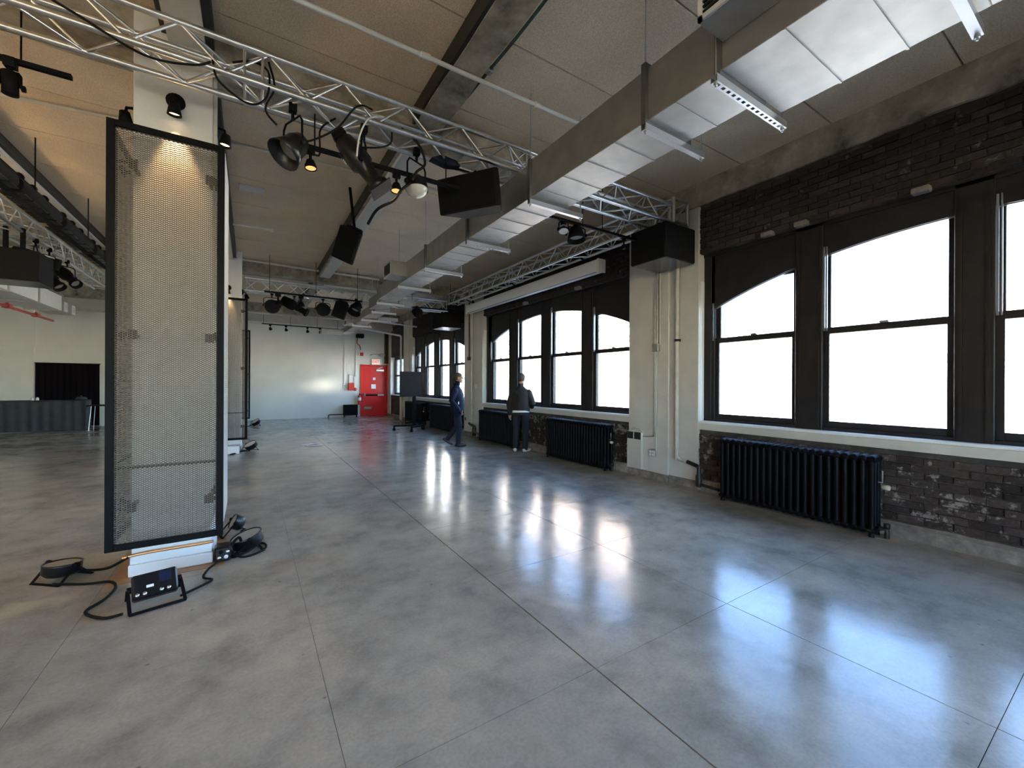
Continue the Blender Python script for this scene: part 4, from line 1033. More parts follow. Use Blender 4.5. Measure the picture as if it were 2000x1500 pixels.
# round par with pale lens
fixture('par_light', 'round black par light with a pale domed lens left of the big wedge speaker', (1.40, 4.0, 3.52), 3.88, (0.05, -0.1, -1), [(0.0, -0.10), (0.06, -0.095), (0.10, -0.05), (0.112, 0.02), (0.112, 0.035)], 'black_gloss', 0.125, None,
        extra=lambda t_, M: part(t_, 'lens', MB().lathe([(0.108, 0.035), (0.095, 0.07), (0.06, 0.10), (0.0, 0.112)], 22, M), 'frosted_lens'))
# near-right small flood on the second track
fixture('flood_light', 'small black flood light hung behind the big duct near the subwoofer', (3.72, 4.26, 3.57), 3.71, (-0.05, -0.15, -1), [(0.0, -0.10), (0.08, -0.095), (0.10, -0.02), (0.125, 0.08), (0.118, 0.08), (0.09, 0.0)], 'black_metal', 0.13, (0.10, 0.02), 'trim_white')
fixture('ring_light', 'tiny ringed lamp left of the small flood light behind the duct', (3.50, 4.26, 3.60), 3.71, (-0.2, -0.3, -1), [(0.045, 0.0), (0.06, 0.0), (0.06, 0.03), (0.045, 0.03), (0.045, 0.0)], 'black_metal', 0.06, None, extra=lambda t_, M: part(t_, 'rim', MB().lathe([(0.05, 0.03), (0.062, 0.03), (0.062, 0.036), (0.05, 0.036)], 18, M), 'trim_white'))
# distant fixtures
def led_face(t_, M):
    part(t_, 'rim', MB().lathe([(0.15, 0.07), (0.165, 0.07), (0.165, 0.085), (0.15, 0.085)], 20, M), 'black_metal')
    for k in range(7):
        a = k * math.pi / 3; r_ = 0.0 if k == 6 else 0.095
        part(t_, 'led', MB().lathe([(0.0, 0.085), (0.03, 0.08), (0.04, 0.07)], 12, M @ Matrix.Translation((r_ * math.cos(a), r_ * math.sin(a), 0))), 'steel')
LEDP = [(0.0, -0.10), (0.10, -0.095), (0.155, -0.04), (0.16, 0.07), (0.0, 0.072)]
fixture('led_par', 'distant led par with a silver seven-lens face, leftmost on the far truss', (0.45, 11.52, 3.40), 3.72, (0.1, -0.9, -0.25), LEDP, 'black_metal', 0.17, extra=led_face)
fixture('led_par', 'distant led par with a dark face beside the far wedge speaker', (1.58, 11.52, 3.44), 3.72, (0.05, -0.9, -0.35), LEDP, 'black_metal', 0.17, extra=led_face)
fixture('profile_light', 'distant black profile light tilted down to the right on the far truss', (0.93, 11.52, 3.45), 3.72, (0.75, -0.2, -0.42), [(0.0, -0.32), (0.11, -0.30), (0.13, -0.10), (0.12, 0.0), (0.075, 0.05), (0.07, 0.26), (0.10, 0.28), (0.10, 0.34), (0.085, 0.34), (0.07, 0.3)], 'black_metal', 0.14, (0.07, 0.3))
fixture('scoop_light', 'distant black scoop light with a pale inside right of the far wedge speaker', (2.32, 11.2, 3.50), 3.72, (-0.4, -0.35, -0.75), [(0.0, -0.18), (0.08, -0.16), (0.13, -0.02), (0.17, 0.16), (0.16, 0.16), (0.12, 0.0)], 'black_metal', 0.16, (0.12, 0.01), 'trim_white')
fixture('flood_light', 'distant small black flood light hung before the third pier', (3.98, 11.3, 3.56), 3.72, (0.2, -0.9, -0.3), [(0.0, -0.12), (0.10, -0.10), (0.13, 0.0), (0.13, 0.12), (0.0, 0.125)], 'black_metal', 0.14)
# left-hand fixtures: long black light battens in a row, pipe, profiles
t = thing('fixture_pipe', 'black pipe carrying the row of black battens at the left', 'pipe', (-2.25, 6, 4.05))
part(t, 'pipe', MB().tube([(-2.25, 4.9, 3.90), (-2.25, 11.5, 3.90)], 0.026, 10), 'black_metal', 0, True)
for y in (5.5, 7.5, 9.5, 11.2): part(t, 'hanger', MB().tube([(-2.25, y, 3.90), (-2.25, y, CZ)], 0.008, 6), 'black_metal', 0, True)
def batten(label, y0, y1):
    t_ = thing('light_batten', label, 'stage light', (-2.25, (y0 + y1) / 2, 3.7), 'light battens in a row')
    part(t_, 'housing', MB().tube([(-2.25, y0, 3.76), (-2.25, y1, 3.76)], 0.11, 12), 'black_matte', 0, True)
    n_ = int((y1 - y0) / 0.2)
    for k in range(n_): part(t_, 'cell', MB().box(-2.36, -2.14, y0 + (k + 0.08) * (y1 - y0) / n_, y0 + (k + 0.92) * (y1 - y0) / n_, 3.66, 3.672), 'black_gloss', 0.004, True)
    for f_ in (0.2, 0.5, 0.8):
        y = y0 + (y1 - y0) * f_
        part(t_, 'clamp', MB().tube([(-2.25, y, 3.80), (-2.25, y, 3.90)], 0.014, 8).tube([(-2.25, y - 0.02, 3.92), (-2.25, y + 0.02, 3.92)], 0.04, 10), 'black_metal', 0, True)
batten('nearest black light batten at the upper left', 5.6, 6.75)
batten('second black light batten in the row at the left', 6.85, 8.0)
batten('third black light batten in the row at the left', 8.15, 9.35)
batten('farthest black light batten, half behind the big mesh panel', 9.5, 10.6)
EL = [(0.0, -0.28), (0.08, -0.26), (0.105, -0.1), (0.10, 0.0), (0.072, 0.04), (0.07, 0.2), (0.095, 0.22), (0.095, 0.28), (0.085, 0.28), (0.065, 0.22)]
for k, (y, z, dd, lb) in enumerate(((10.0, 3.60, (0.75, 0.1, -0.2), 'black profile light sticking out beside the left speaker cabinet'), (10.55, 3.42, (0.55, -0.3, -0.7), 'black profile light hanging lowest under the left truss'), (11.4, 3.60, (0.6, -0.5, -0.6), 'black profile light farthest along the left truss'))):
    fixture('profile_light', lb, (-2.99, y, z), 3.9, dd, EL, 'black_metal', 0.13, (0.066, 0.23))
fixture('profile_light', 'black fixture hanging from the short track at the top left corner', (-1.62, 4.30, 3.66), 3.80, (-0.2, -0.5, -0.8), [(0.0, -0.09), (0.05, -0.08), (0.06, 0.0), (0.06, 0.09), (0.0, 0.09)], 'black_metal', 0.075)
fixture('profile_light', 'slim black can near the end of the short track at the top left', (-1.42, 4.33, 3.62), 3.80, (0, 0, -1), [(0.0, -0.10), (0.04, -0.095), (0.042, 0.06), (0.0, 0.06)], 'black_metal', 0.05)
# cables looping on the near truss
def cable(label, pts, r=0.008, mat='cable_black', group='cables looping on the near truss'):
    t_ = thing('cable', label, 'cable', pts[0], group)
    part(t_, 'cable_run', MB().tube(spline(pts), r, 6), mat, 0, True)
    return t_
cable('black cable sagging under the truss in front of the nearest column', [(-1.2, 3.78, 4.02), (-0.95, 3.76, 3.92), (-0.62, 3.76, 3.80), (-0.36, 3.76, 3.84), (-0.25, 3.78, 3.92)])
cable('black cable drooping right of the nearest column', [(-0.24, 3.80, 3.95), (-0.20, 3.78, 3.80), (-0.02, 3.78, 3.70), (0.10, 3.78, 3.78), (0.12, 3.80, 4.0), (0.02, 3.85, 4.08), (-0.12, 3.9, 4.05)])
cable('black cable from the truss down to the wide fresnel light', [(0.12, 3.82, 4.1), (0.16, 3.80, 3.9), (0.10, 3.82, 3.72), (0.18, 3.86, 3.64)])
cable('long black cable from the truss top to the lens end of the fresnel', [(0.92, 3.80, 4.0), (0.78, 3.75, 3.95), (0.62, 3.78, 3.72), (0.42, 3.84, 3.58), (0.30, 3.86, 3.56)])
cable('pale cable looping down to the side of the long profile light', [(1.02, 3.80, 3.97), (0.88, 3.76, 3.88), (0.80, 3.74, 3.70), (0.78, 3.76, 3.52)], 0.008, 'cable_white')
cable('black cable looping right of the long profile light', [(1.10, 3.82, 3.86), (1.08, 3.78, 3.74), (0.98, 3.76, 3.66), (0.82, 3.78, 3.62)])
cable('bundle of black cable down to the round par light', [(1.20, 3.85, 3.95), (1.36, 3.85, 3.86), (1.44, 3.87, 3.70), (1.36, 3.88, 3.60), (1.32, 3.9, 3.52)], 0.012)
cable('thick black cable trailing below the long profile light', [(1.30, 3.9, 3.48), (1.22, 3.92, 3.40), (1.16, 3.95, 3.30), (1.02, 4.0, 3.20), (0.98, 4.2, 3.12)], 0.014)
t = thing('folded_cloth', 'dark blue cloth scrap tucked on the near truss', 'cloth', (1.72, 4.05, 3.86))
part(t, 'cloth', MB().prism([(-0.16, 0.0), (-0.05, 0.06), (0.12, 0.05), (0.17, 0.0), (0.02, -0.03)], -0.05, 0.06, 'xz'), 'jeans_blue', 0.01)
# roller screen case
t = thing('projection_screen_case', 'long white roller screen case under the window wall truss', 'screen case', (5.34, 8.1, 3.6))
part(t, 'case', MB().prism([(5.26, 3.60), (5.28, 3.58), (5.42, 3.58), (5.43, 3.60), (5.43, 3.80), (5.26, 3.80)], 5.45, 10.75, 'xz'), 'trim_white', 0.006, True)
part(t, 'end_cap', MB().box(5.25, 5.44, 5.42, 5.46, 3.57, 3.81), 'duct_white', 0.006, True); part(t, 'end_cap', MB().box(5.25, 5.44, 10.74, 10.78, 3.57, 3.81), 'duct_white', 0.006, True)
part(t, 'bottom_slot', MB().box(5.27, 5.30, 5.5, 10.7, 3.572, 3.58), 'window_track', 0, True)
for y in (5.75, 8.1, 10.4): part(t, 'strap', MB().bar((5.33, y, 3.80), (5.22, y, 3.98), 0.03, 0.05).bar((5.33, y, 3.8), (5.06, y, 3.90), 0.02), 'black_metal', 0, True)
# ================================================================== RADIATORS
def rad_section(pitch, depth, h):
    mb = MB(); r_ = pitch * 0.40
    xs_ = [-depth / 2 + r_, 0, depth / 2 - r_]
    for x in xs_: mb.tube([(x, 0, 0.05), (x, 0, h - 0.06)], r_ * 0.86, 8)
    for (z0_, z1_) in ((h - 0.09, h), (0.03, 0.11)):
        N = 8; prof = []
        hx, hz = depth / 2, (z1_ - z0_) / 2; zc = (z0_ + z1_) / 2
        ring = []
        for k in range(16):
            a = 2 * math.pi * k / 16
            sx = hx - hz + hz * abs(math.cos(a)) if True else 0
            ring.append((math.copysign(hx - hz, math.cos(a)) + hz * math.cos(a), zc + hz * math.sin(a)))
        vs, fs = [], []
        lay = [(-r_ * 1.2, 0.45), (-r_ * 0.8, 0.82), (0, 1.0), (r_ * 0.8, 0.82), (r_ * 1.2, 0.45)]
        for (y, sc_) in lay:
            for (x, z) in ring: vs.append((x * (0.9 + 0.1 * sc_), y, zc + (z - zc) * sc_))
        for i in range(len(lay) - 1):
            for k in range(16): fs.append((i * 16 + k, i * 16 + (k + 1) % 16, (i + 1) * 16 + (k + 1) % 16, (i + 1) * 16 + k))
        mb.add(vs, fs, True); mb.add(vs[:16], [tuple(range(16))], True); mb.add(vs[-16:], [tuple(range(16))], True)
    me = mb.mesh('section'); me.materials.append(MATS['radiator_paint'])
    return me
RSEC = rad_section(0.0755, 0.22, 0.84)
def radiator(label, y0, y1, x=5.46, valve='near', h=0.84):
    n_ = int(round((y1 - y0) / 0.0755)); p_ = (y1 - y0) / n_
    t_ = thing('radiator', label, 'radiator', (x, (y0 + y1) / 2, 0), 'cast iron radiators under the windows')
    for k in range(n_):
        part(t_, 'section', None, None, me=RSEC, loc=(0, y0 + (k + 0.5) * p_ - (y0 + y1) / 2, 0))
    L = (y1 - y0) / 2
    for s_ in (-1, 1):
        for xx in (-0.075, 0.075): part(t_, 'foot', MB().lathe([(0.028, 0.0), (0.02, 0.04), (0.02, 0.08)], 8, Matrix.Translation((xx, s_ * (L - 0.04), 0))), 'radiator_paint')
    yv = -L - 0.06
    part(t_, 'valve', MB().tube([(0, -L, 0.09), (0, yv, 0.09), (0, yv, 0.05), (0, yv, 0.0)], 0.022, 8).lathe([(0.0, 0.0), (0.028, 0.0), (0.028, 0.05), (0.0, 0.055)], 12, Matrix.Translation((0, yv, 0.1))), 'iron')
    part(t_, 'air_vent', MB().lathe([(0.0, 0), (0.022, 0.003), (0.026, 0.06), (0.0, 0.07)], 12, aim((-0.02, -L - 0.03, 0.52), (-0.25, -1, 0))), 'ivory', 0, False, 'cream air vent knob')
    part(t_, 'vent_pipe', MB().tube([(0.0, -L + 0.01, 0.56), (0.0, -L - 0.025, 0.56), (0.0, -L - 0.025, 0.68)], 0.007, 6), 'steel')
    return t_
radiator('big ribbed dark radiator under the nearest window', 1.56, 3.22)
radiator('dark radiator right of the person in brown, under the second window', 5.32, 7.08)
radiator('dark radiator left of the person in brown, under the second window', 8.40, 10.17)
radiator('dark radiator behind the person in the navy jacket', 11.88, 13.85)
radiator('dark radiator behind the pole of the screen on wheels', 14.7, 16.6)
t = thing('radiator', 'low black convector with a floor pipe against the far wall', 'radiator', (3.93, 20.05, 0), 'cast iron radiators under the windows')
part(t, 'body', MB().box(-0.31, 0.31, -0.09, 0.10, 0.08, 0.57), 'radiator_paint', 0.015)
for k in range(16): part(t, 'fin', MB().box(-0.30 + k * 0.0385, -0.28 + k * 0.0385, -0.10, -0.088, 0.1, 0.55), 'radiator_paint')
part(t, 'foot', MB().box(-0.29, -0.25, -0.08, 0.08, 0, 0.09), 'radiator_paint'); part(t, 'foot', MB().box(0.25, 0.29, -0.08, 0.08, 0, 0.09), 'radiator_paint')
part(t, 'pipe', MB().tube([(-0.31, 0, 0.13), (-0.90, 0, 0.13), (-0.93, 0, 0.10), (-0.93, 0, 0.0)], 0.026, 8), 'iron')
# supply pipes by the piers
t = thing('heating_pipe', 'pale vertical heating pipe on the nearest pier with a black valve below', 'pipe', (5.61, 4.05, 0))
part(t, 'riser', MB().tube([(5.605, 4.05, 0.40), (5.605, 4.05, 4.2)], 0.030, 12), 'pipe_paint', 0, True)
part(t, 'branch', MB().tube(spline([(5.605, 4.05, 0.46), (5.605, 4.0, 0.40), (5.60, 3.85, 0.385)], 6), 0.026, 10), 'pipe_paint', 0, True)
part(t, 'black_branch', MB().tube([(5.60, 3.86, 0.385), (5.58, 3.68, 0.35)], 0.03, 10), 'iron', 0, True)
part(t, 'trap', MB().lathe([(0.035, 0.0), (0.045, 0.02), (0.045, 0.16), (0.03, 0.18), (0.03, 0.30)], 14, Matrix.Translation((5.555, 3.64, 0.06))).tube([(5.555, 3.64, 0.10), (5.50, 3.30, 0.09)], 0.022, 8), 'iron', 0, True)
part(t, 'bracket', MB().box(5.57, 5.66, 4.02, 4.08, 2.22, 2.26), 'iron', 0.004, True)
t = thing('electrical_conduit', 'thin metal conduits with a junction box on the nearest pier', 'conduit', (5.60, 4.44, 0))
part(t, 'pipe', MB().tube([(5.60, 4.462, 2.2), (5.60, 4.462, 3.4)], 0.011, 8), 'galvanised', 0, True)
part(t, 'pipe', MB().tube([(5.60, 4.425, 2.2), (5.60, 4.425, 3.4)], 0.011, 8), 'galvanised', 0, True)
part(t, 'pipe', MB().tube([(5.60, 4.365, 2.2), (5.60, 4.365, 3.4)], 0.011, 8), 'pipe_paint', 0, True)
part(t, 'pipe', MB().tube(spline([(5.60, 4.46, 2.12), (5.60, 4.46, 1.2), (5.60, 4.46, 0.76), (5.60, 4.52, 0.70), (5.60, 4.70, 0.68)], 6), 0.011, 8), 'galvanised', 0, True)
part(t, 'pipe', MB().tube([(5.60, 4.43, 2.12), (5.60, 4.43, 0.46)], 0.009, 8), 'galvanised', 0, True)
part(t, 'junction_box', MB().box(5.555, 5.62, 4.37, 4.49, 2.09, 2.21), 'galvanised', 0.004, True)
part(t, 'conduit_elbow', MB().tube(spline([(5.60, 4.70, 0.74), (5.60, 4.78, 0.80), (5.60, 4.92, 0.80), (5.60, 4.96, 0.74)], 6), 0.012, 8), 'pipe_paint', 0, True)
t = thing('wall_outlet', 'metal quad outlet low on the nearest pier', 'outlet', (5.60, 4.50, 0.37))
part(t, 'box', MB().box(-0.025, 0.02, -0.055, 0.055, 0, 0.115), 'galvanised', 0.004)
for (y, z) in ((-0.025, 0.032), (0.025, 0.032), (-0.025, 0.083), (0.025, 0.083)): part(t, 'socket', MB().box(-0.030, -0.024, y - 0.017, y + 0.017, z - 0.018, z + 0.018), 'trim_white', 0.002)
t = thing('floor_box_plates', 'pair of dark plates on a white casing at the left of the nearest pier', 'wall plate', (5.60, 4.88, 0.62))
part(t, 'casing', MB().box(-0.03, 0.02, -0.17, 0.14, -0.50, 0.13), 'pier_paint', 0.004)
part(t, 'plate', MB().box(-0.036, -0.030, -0.16, -0.02, 0.0, 0.12), 'iron', 0.003); part(t, 'plate', MB().box(-0.036, -0.030, 0.0, 0.13, 0.0, 0.12), 'iron', 0.003)
t = thing('heating_pipe', 'pale vertical heating pipe on the second pier with an iron elbow below', 'pipe', (5.59, 11.05, 0))
part(t, 'riser', MB().tube([(5.59, 11.05, 0.34), (5.59, 11.05, 4.2)], 0.032, 10), 'pipe_paint', 0, True)
part(t, 'elbow', MB().tube([(5.59, 11.2, 0.36), (5.57, 11.0, 0.33), (5.53, 10.75, 0.30)], 0.04, 10), 'iron', 0, True)
part(t, 'trap', MB().lathe([(0.05, 0), (0.06, 0.03), (0.06, 0.22), (0.04, 0.28)], 12, Matrix.Translation((5.53, 10.75, 0.04))).tube([(5.53, 10.75, 0.16), (5.48, 10.2, 0.12)], 0.025, 8), 'iron', 0, True)
t = thing('electrical_conduit', 'dark thin conduit ending in a small box on the second pier', 'conduit', (5.59, 11.22, 2.3))
part(t, 'pipe', MB().tube([(5.60, 11.24, 2.35), (5.60, 11.24, 4.0)], 0.02, 8), 'iron', 0, True); part(t, 'box', MB().box(5.56, 5.63, 11.18, 11.30, 2.26, 2.36), 'iron', 0.004, True)
t = thing('wall_outlet', 'tiny outlet plate low on the second pier', 'outlet', (5.61, 11.45, 0.42))
part(t, 'box', MB().box(-0.03, 0.01, -0.05, 0.05, 0, 0.12), 'galvanised', 0.004); part(t, 'socket', MB().box(-0.034, -0.03, -0.02, 0.02, 0.02, 0.10), 'black_metal')
t = thing('wall_thermostat', 'round pale ring outlet at chest height on the second pier', 'wall plate', (5.62, 10.9, 1.45))
part(t, 'plate', MB().lathe([(0.0, 0.0), (0.10, 0.0), (0.10, 0.02), (0.085, 0.03), (0.0, 0.03)], 16, aim((0.03, 0, 0), (-1, 0, 0))), 'pier_paint'); part(t, 'cover', MB().lathe([(0.0, 0.03), (0.06, 0.03), (0.055, 0.04), (0.0, 0.04)], 16, aim((0.03, 0, 0), (-1, 0, 0))), 'pipe_paint')
t = thing('timber_plank', 'upright pale timber plank leaning by the third pier', 'plank', (5.40, 17.2, 0))
part(t, 'board', MB().bar((0, 0, 0.0), (0.12, 0.1, 1.05), 0.10, 0.04), 'pine', 0.004); part(t, 'end_cap', MB().bar((0.12, 0.1, 1.05), (0.122, 0.102, 1.07), 0.102, 0.042), 'pine')
# ================================================================== TV ON WHEELS
t = thing('screen_on_wheels', 'black flat screen on a wheeled stand beside the far windows', 'screen', (4.52, 13.25, 0), None, math.radians(4))
sc_ = part(t, 'screen', MB().box(-0.43, 0.32, -0.06, -0.01, 1.12, 1.94), 'black_matte', 0.008)
part(sc_, 'glass', MB().box(-0.415, 0.305, -0.064, -0.06, 1.135, 1.925), 'tv_screen')
part(sc_, 'bezel', MB().box(-0.43, 0.32, -0.066, -0.06, 1.12, 1.135).box(-0.43, 0.32, -0.066, -0.06, 1.925, 1.94).box(-0.43, -0.415, -0.066, -0.06, 1.135, 1.925).box(0.305, 0.32, -0.066, -0.06, 1.135, 1.925), 'black_metal')
part(t, 'mount', MB().box(-0.16, 0.20, -0.01, 0.06, 1.35, 1.70), 'black_metal', 0.006)
part(t, 'pole', MB().box(0.05, 0.15, 0.02, 0.10, 0.15, 1.72), 'black_metal', 0.008)
for (a, c_) in (((-0.52, 0.28), (0.42, 0.10)), ((-0.18, -0.42), (0.42, 0.02))):
    part(t, 'base_leg', MB().bar((*a, 0.16), (*c_, 0.16), 0.06, 0.05), 'black_metal', 0.006)
part(t, 'base_beam', MB().bar((0.10, 0.06, 0.16), (-0.05, 0.06, 0.16), 0.06, 0.05), 'black_metal', 0.004)
for p in ((-0.50, 0.27), (-0.18, -0.40), (0.42, 0.10), (0.40, -0.02)):
    c_ = part(t, 'caster', MB().lathe([(0.0, -0.014), (0.05, -0.014), (0.05, 0.014), (0.0, 0.014)], 14, aim((p[0], p[1], 0.05), (0, 1, 0))), 'black_metal')
    part(c_, 'fork', MB().box(p[0] - 0.025, p[0] + 0.025, p[1] - 0.02, p[1] + 0.02, 0.09, 0.15), 'black_metal')
# ================================================================== FLOOR UPLIGHTS AT THE COLUMN
def uplight(label, loc, d_, r_=0.105, dep=0.09, stand=0.10, rot=0.0, lens_mat='frosted_lens', flat=False):
    t_ = thing('floor_uplight', label, 'uplight', loc, 'led uplights on the floor')
    M = aim((0, 0, stand), d_)
    part(t_, 'body', MB().lathe([(0.0, -dep), (r_ * 0.8, -dep), (r_, -dep * 0.7), (r_, 0.0), (r_ * 1.02, 0.012), (r_ * 0.93, 0.012), (r_ * 0.92, 0.0)], 24, M), 'black_gloss')
    part(t_, 'lens', MB().lathe([(0.0, 0.006), (r_ * 0.92, 0.004)], 24, M), lens_mat)
    side = M.to_3x3() @ Vector((1, 0, 0)); side.z = 0; side = side.normalized() if side.length > 0.1 else Vector((1, 0, 0))
    fw = Vector((-side.y, side.x, 0))
    for s_ in (-1, 1):
        part(t_, 'knob', MB().lathe([(0.0, 0), (0.02, 0), (0.02, 0.02), (0.0, 0.02)], 10, aim(Vector((0, 0, stand)) + side * s_ * (r_ + 0.004), side * s_)), 'black_metal')
        part(t_, 'stand_leg', MB().bar(Vector((0, 0, stand)) + side * s_ * (r_ + 0.01), side * s_ * (r_ + 0.01) + fw * 0.11 + Vector((0, 0, 0.006)), 0.022, 0.006).bar(Vector((0, 0, stand)) + side * s_ * (r_ + 0.01), side * s_ * (r_ + 0.01) - fw * 0.11 + Vector((0, 0, 0.006)), 0.022, 0.006), 'black_metal')
    for s_ in (-1, 1): part(t_, 'foot_bar', MB().bar(side * -(r_ + 0.015) + fw * 0.11 * s_ + Vector((0, 0, 0.006)), side * (r_ + 0.015) + fw * 0.11 * s_ + Vector((0, 0, 0.006)), 0.02, 0.008), 'black_metal')
    return t_
uplight('round uplight with a pale lens lying left of the nearest column', (-1.235, 4.64, 0.0), (0.05, 0.06, 1), 0.115, 0.08, 0.12)
uplight('large tilted uplight with a blue sheen right of the nearest column', (-0.02, 4.56, 0.0), (-0.30, -0.06, 1), 0.13, 0.10, 0.13)
uplight('small uplight tucked behind the right corner of the nearest column', (-0.13, 5.10, 0.0), (-0.9, -0.2, 0.5), 0.075, 0.09, 0.13)
# flat rectangular light in front
t = thing('floor_uplight', 'flat black rectangular uplight showing its rear panel in front of the nearest column', 'uplight', (-0.56, 3.85, 0), 'led uplights on the floor', math.radians(14))
M = Matrix.Translation((0, 0.02, 0.105)) @ Matrix.Rotation(math.radians(-35), 4, 'X')
bd = part(t, 'body', MB().box(-0.125, 0.125, -0.035, 0.035, -0.085, 0.085, M), 'black_gloss', 0.012)
part(bd, 'sky_sheen', MB().box(0.02, 0.09, -0.037, -0.034, 0.0, 0.07, M), 'tag_sheen_blue', 0, False, 'bluish painted sheen of the sky')  # sky reflection on the rear panel, painted as a dark blue patch
part(bd, 'badge', MB().box(-0.05, -0.01, -0.037, -0.034, -0.02, -0.002, M), 'paper')
for x in (-0.10, -0.06, 0.03, 0.07): part(bd, 'socket', MB().lathe([(0.012, 0), (0.012, 0.012), (0.0, 0.012)], 10, M @ aim((x, -0.034, -0.055), (0, -1, 0))), 'steel')
part(t, 'stand_frame', MB().bar((-0.145, 0.03, 0.10), (-0.145, -0.17, 0.012), 0.02, 0.008).bar((0.145, 0.03, 0.10), (0.145, -0.17, 0.012), 0.02, 0.008).bar((-0.15, -0.17, 0.012), (0.15, -0.17, 0.012), 0.022, 0.012).bar((-0.145, 0.03, 0.10), (-0.145, 0.10, 0.008), 0.02, 0.008).bar((0.145, 0.03, 0.10), (0.145, 0.10, 0.008), 0.02, 0.008), 'black_metal')
for s_ in (-1, 1): part(t, 'knob', MB().lathe([(0.0, 0), (0.022, 0), (0.022, 0.022), (0.0, 0.022)], 10, aim((s_ * 0.127, 0.02, 0.105), (s_, 0, 0))), 'black_metal')
# power block with sockets
t = thing('power_block', 'small black power block with round sockets at the right corner of the nearest column', 'power block', (-0.20, 4.42, 0))
part(t, 'body', MB().box(-0.05, 0.07, -0.07, 0.08, 0.005, 0.13), 'black_gloss', 0.015)
for (x, z, m_) in ((-0.015, 0.04, 'steel'), (0.035, 0.045, 'paper'), (0.0, 0.09, 'black_metal'), (0.045, 0.085, 'steel')): part(t, 'socket', MB().lathe([(0.016, 0), (0.016, 0.008), (0.0, 0.008)], 12, aim((x, -0.07, z), (0, -1, 0))), m_)
part(t, 'bracket', MB().tube(spline([(0.06, 0, 0.1), (0.13, 0.03, 0.16), (0.15, 0.06, 0.02)]), 0.012, 8), 'black_metal')
fg = 'power cables on the floor by the nearest column'
cable('black cable from the left round uplight to the column', [(-1.13, 4.62, 0.05), (-0.95, 4.50, 0.07), (-0.80, 4.38, 0.17)], 0.011, group=fg)
cable('black cable looping on the floor round the left corner of the column', [(-1.25, 4.50, 0.02), (-1.05, 4.40, 0.012), (-0.90, 4.35, 0.012), (-0.84, 4.20, 0.012), (-0.86, 4.02, 0.012), (-0.92, 3.86, 0.012), (-0.80, 3.70, 0.012), (-0.70, 3.68, 0.02)], 0.010, group=fg)
cable('black cable from the flat rectangular uplight to the power block', [(-0.41, 3.78, 0.02), (-0.30, 3.90, 0.012), (-0.24, 3.98, 0.012), (-0.30, 4.06, 0.012), (-0.28, 4.22, 0.012), (-0.20, 4.34, 0.03)], 0.009, group=fg)
cable('tangle of black cable under the large tilted uplight', [(-0.16, 4.44, 0.06), (-0.05, 4.36, 0.012), (0.08, 4.40, 0.012), (0.14, 4.52, 0.012), (0.10, 4.64, 0.012), (-0.02, 4.46, 0.012), (-0.12, 4.40, 0.012), (-0.08, 4.52, 0.012)], 0.010, group=fg)
# far column lights
uplight('round uplight on the floor beside the second column', (0.02, 11.25, 0.0), (-0.5, -0.3, 1), 0.13, 0.10, 0.14)
uplight('tiny uplight on the floor beside the third column', (0.18, 17.6, 0.0), (-0.6, -0.3, 1), 0.15, 0.12, 0.16)
cable('black cable on the floor by the second column', [(-0.1, 11.2, 0.02), (-0.22, 10.9, 0.012), (-0.34, 10.7, 0.012), (-0.2, 11.0, 0.012), (-0.05, 11.15, 0.012)], 0.014, group='cables by the far columns')
cable('black cable on the floor by the third column', [(0.1, 17.6, 0.05), (0.0, 17.45, 0.012), (-0.1, 17.4, 0.012)], 0.014, group='cables by the far columns')
# papers
for (x, y, a, lb) in ((1.26, 11.55, 0.5, 'white paper sheet lying on the floor in mid room, the upper one'), (1.36, 11.25, -0.1, 'white paper sheet with a black edge on the floor, the lower one')):
    t = thing('paper_sheet', lb, 'paper', (x, y, 0), 'papers on the floor', a)
    part(t, 'sheet', MB().box(-0.18, 0.18, -0.11, 0.11, 0.001, 0.004), 'paper'); part(t, 'folder_edge', MB().box(-0.18, 0.18, -0.125, -0.11, 0.001, 0.006), 'black_metal')
# assumed warm track lamps on the left-hand side, added out of the frame, aimed up at the ceiling
track('assumed black lighting track on the left side, outside the picture', (-4.3, 1.5, 3.5), (-4.3, 8.5, 3.5), (0.1, 0.5, 0.9), 4.575)
for (y, lb) in ((2.5, 'first'), (5.2, 'second'), (7.9, 'third')):
    track_head('%s assumed warm uplighting head of the unseen left-hand track' % lb, (-4.3, y, 3.482), (0.5, 0.1, 0.85), True, 1.3, 26)
track('unseen black lighting track added behind the camera', (-7.5, -2.6, 3.5), (2.5, -2.6, 3.5), (0.1, 0.5, 0.9), 4.5)  # track added out of view to fill the room with warm light
for (x, lb, pw_) in ((-7.0, 'first', 45), (-4.5, 'second', 45), (-2.0, 'third', 22)):
    track_head('%s added warm fill head of the unseen track behind the camera' % lb, (x, -2.6, 3.482), (0.0, 0.25, 0.95), True, 1.3, pw_)
# ================================================================== FAR LEFT: COUNTER, CURTAIN, TABLE
t = thing('draped_counter', 'long low black draped counter at the far left', 'counter', (-5.4, 18.9, 0))
N = 60
def drape(x0, x1, y, z0, z1, amp, n_, mat, parent, name, depth=0.05):
    vs, fs = [], []
    for i in range(n_ + 1):
        x = x0 + (x1 - x0) * i / n_
        q = amp * math.sin(i * 1.35) + noise.noise(Vector((x * 3, y, 1))) * amp
        for z, f_ in ((z1, 0.4), ((z0 + z1) / 2, 0.9), (z0, 1.2)): vs.append((x, y + q * f_, z))
    for i in range(n_):
        for k in range(2): fs.append((i * 3 + k, i * 3 + k + 1, (i + 1) * 3 + k + 1, (i + 1) * 3 + k))
    return part(parent, name, MB().add(vs, fs, True), mat, 0, True)
drape(-6.55, -4.50, 18.72, 0.015, 0.94, 0.012, 40, 'leather_dark', t, 'front_drape')
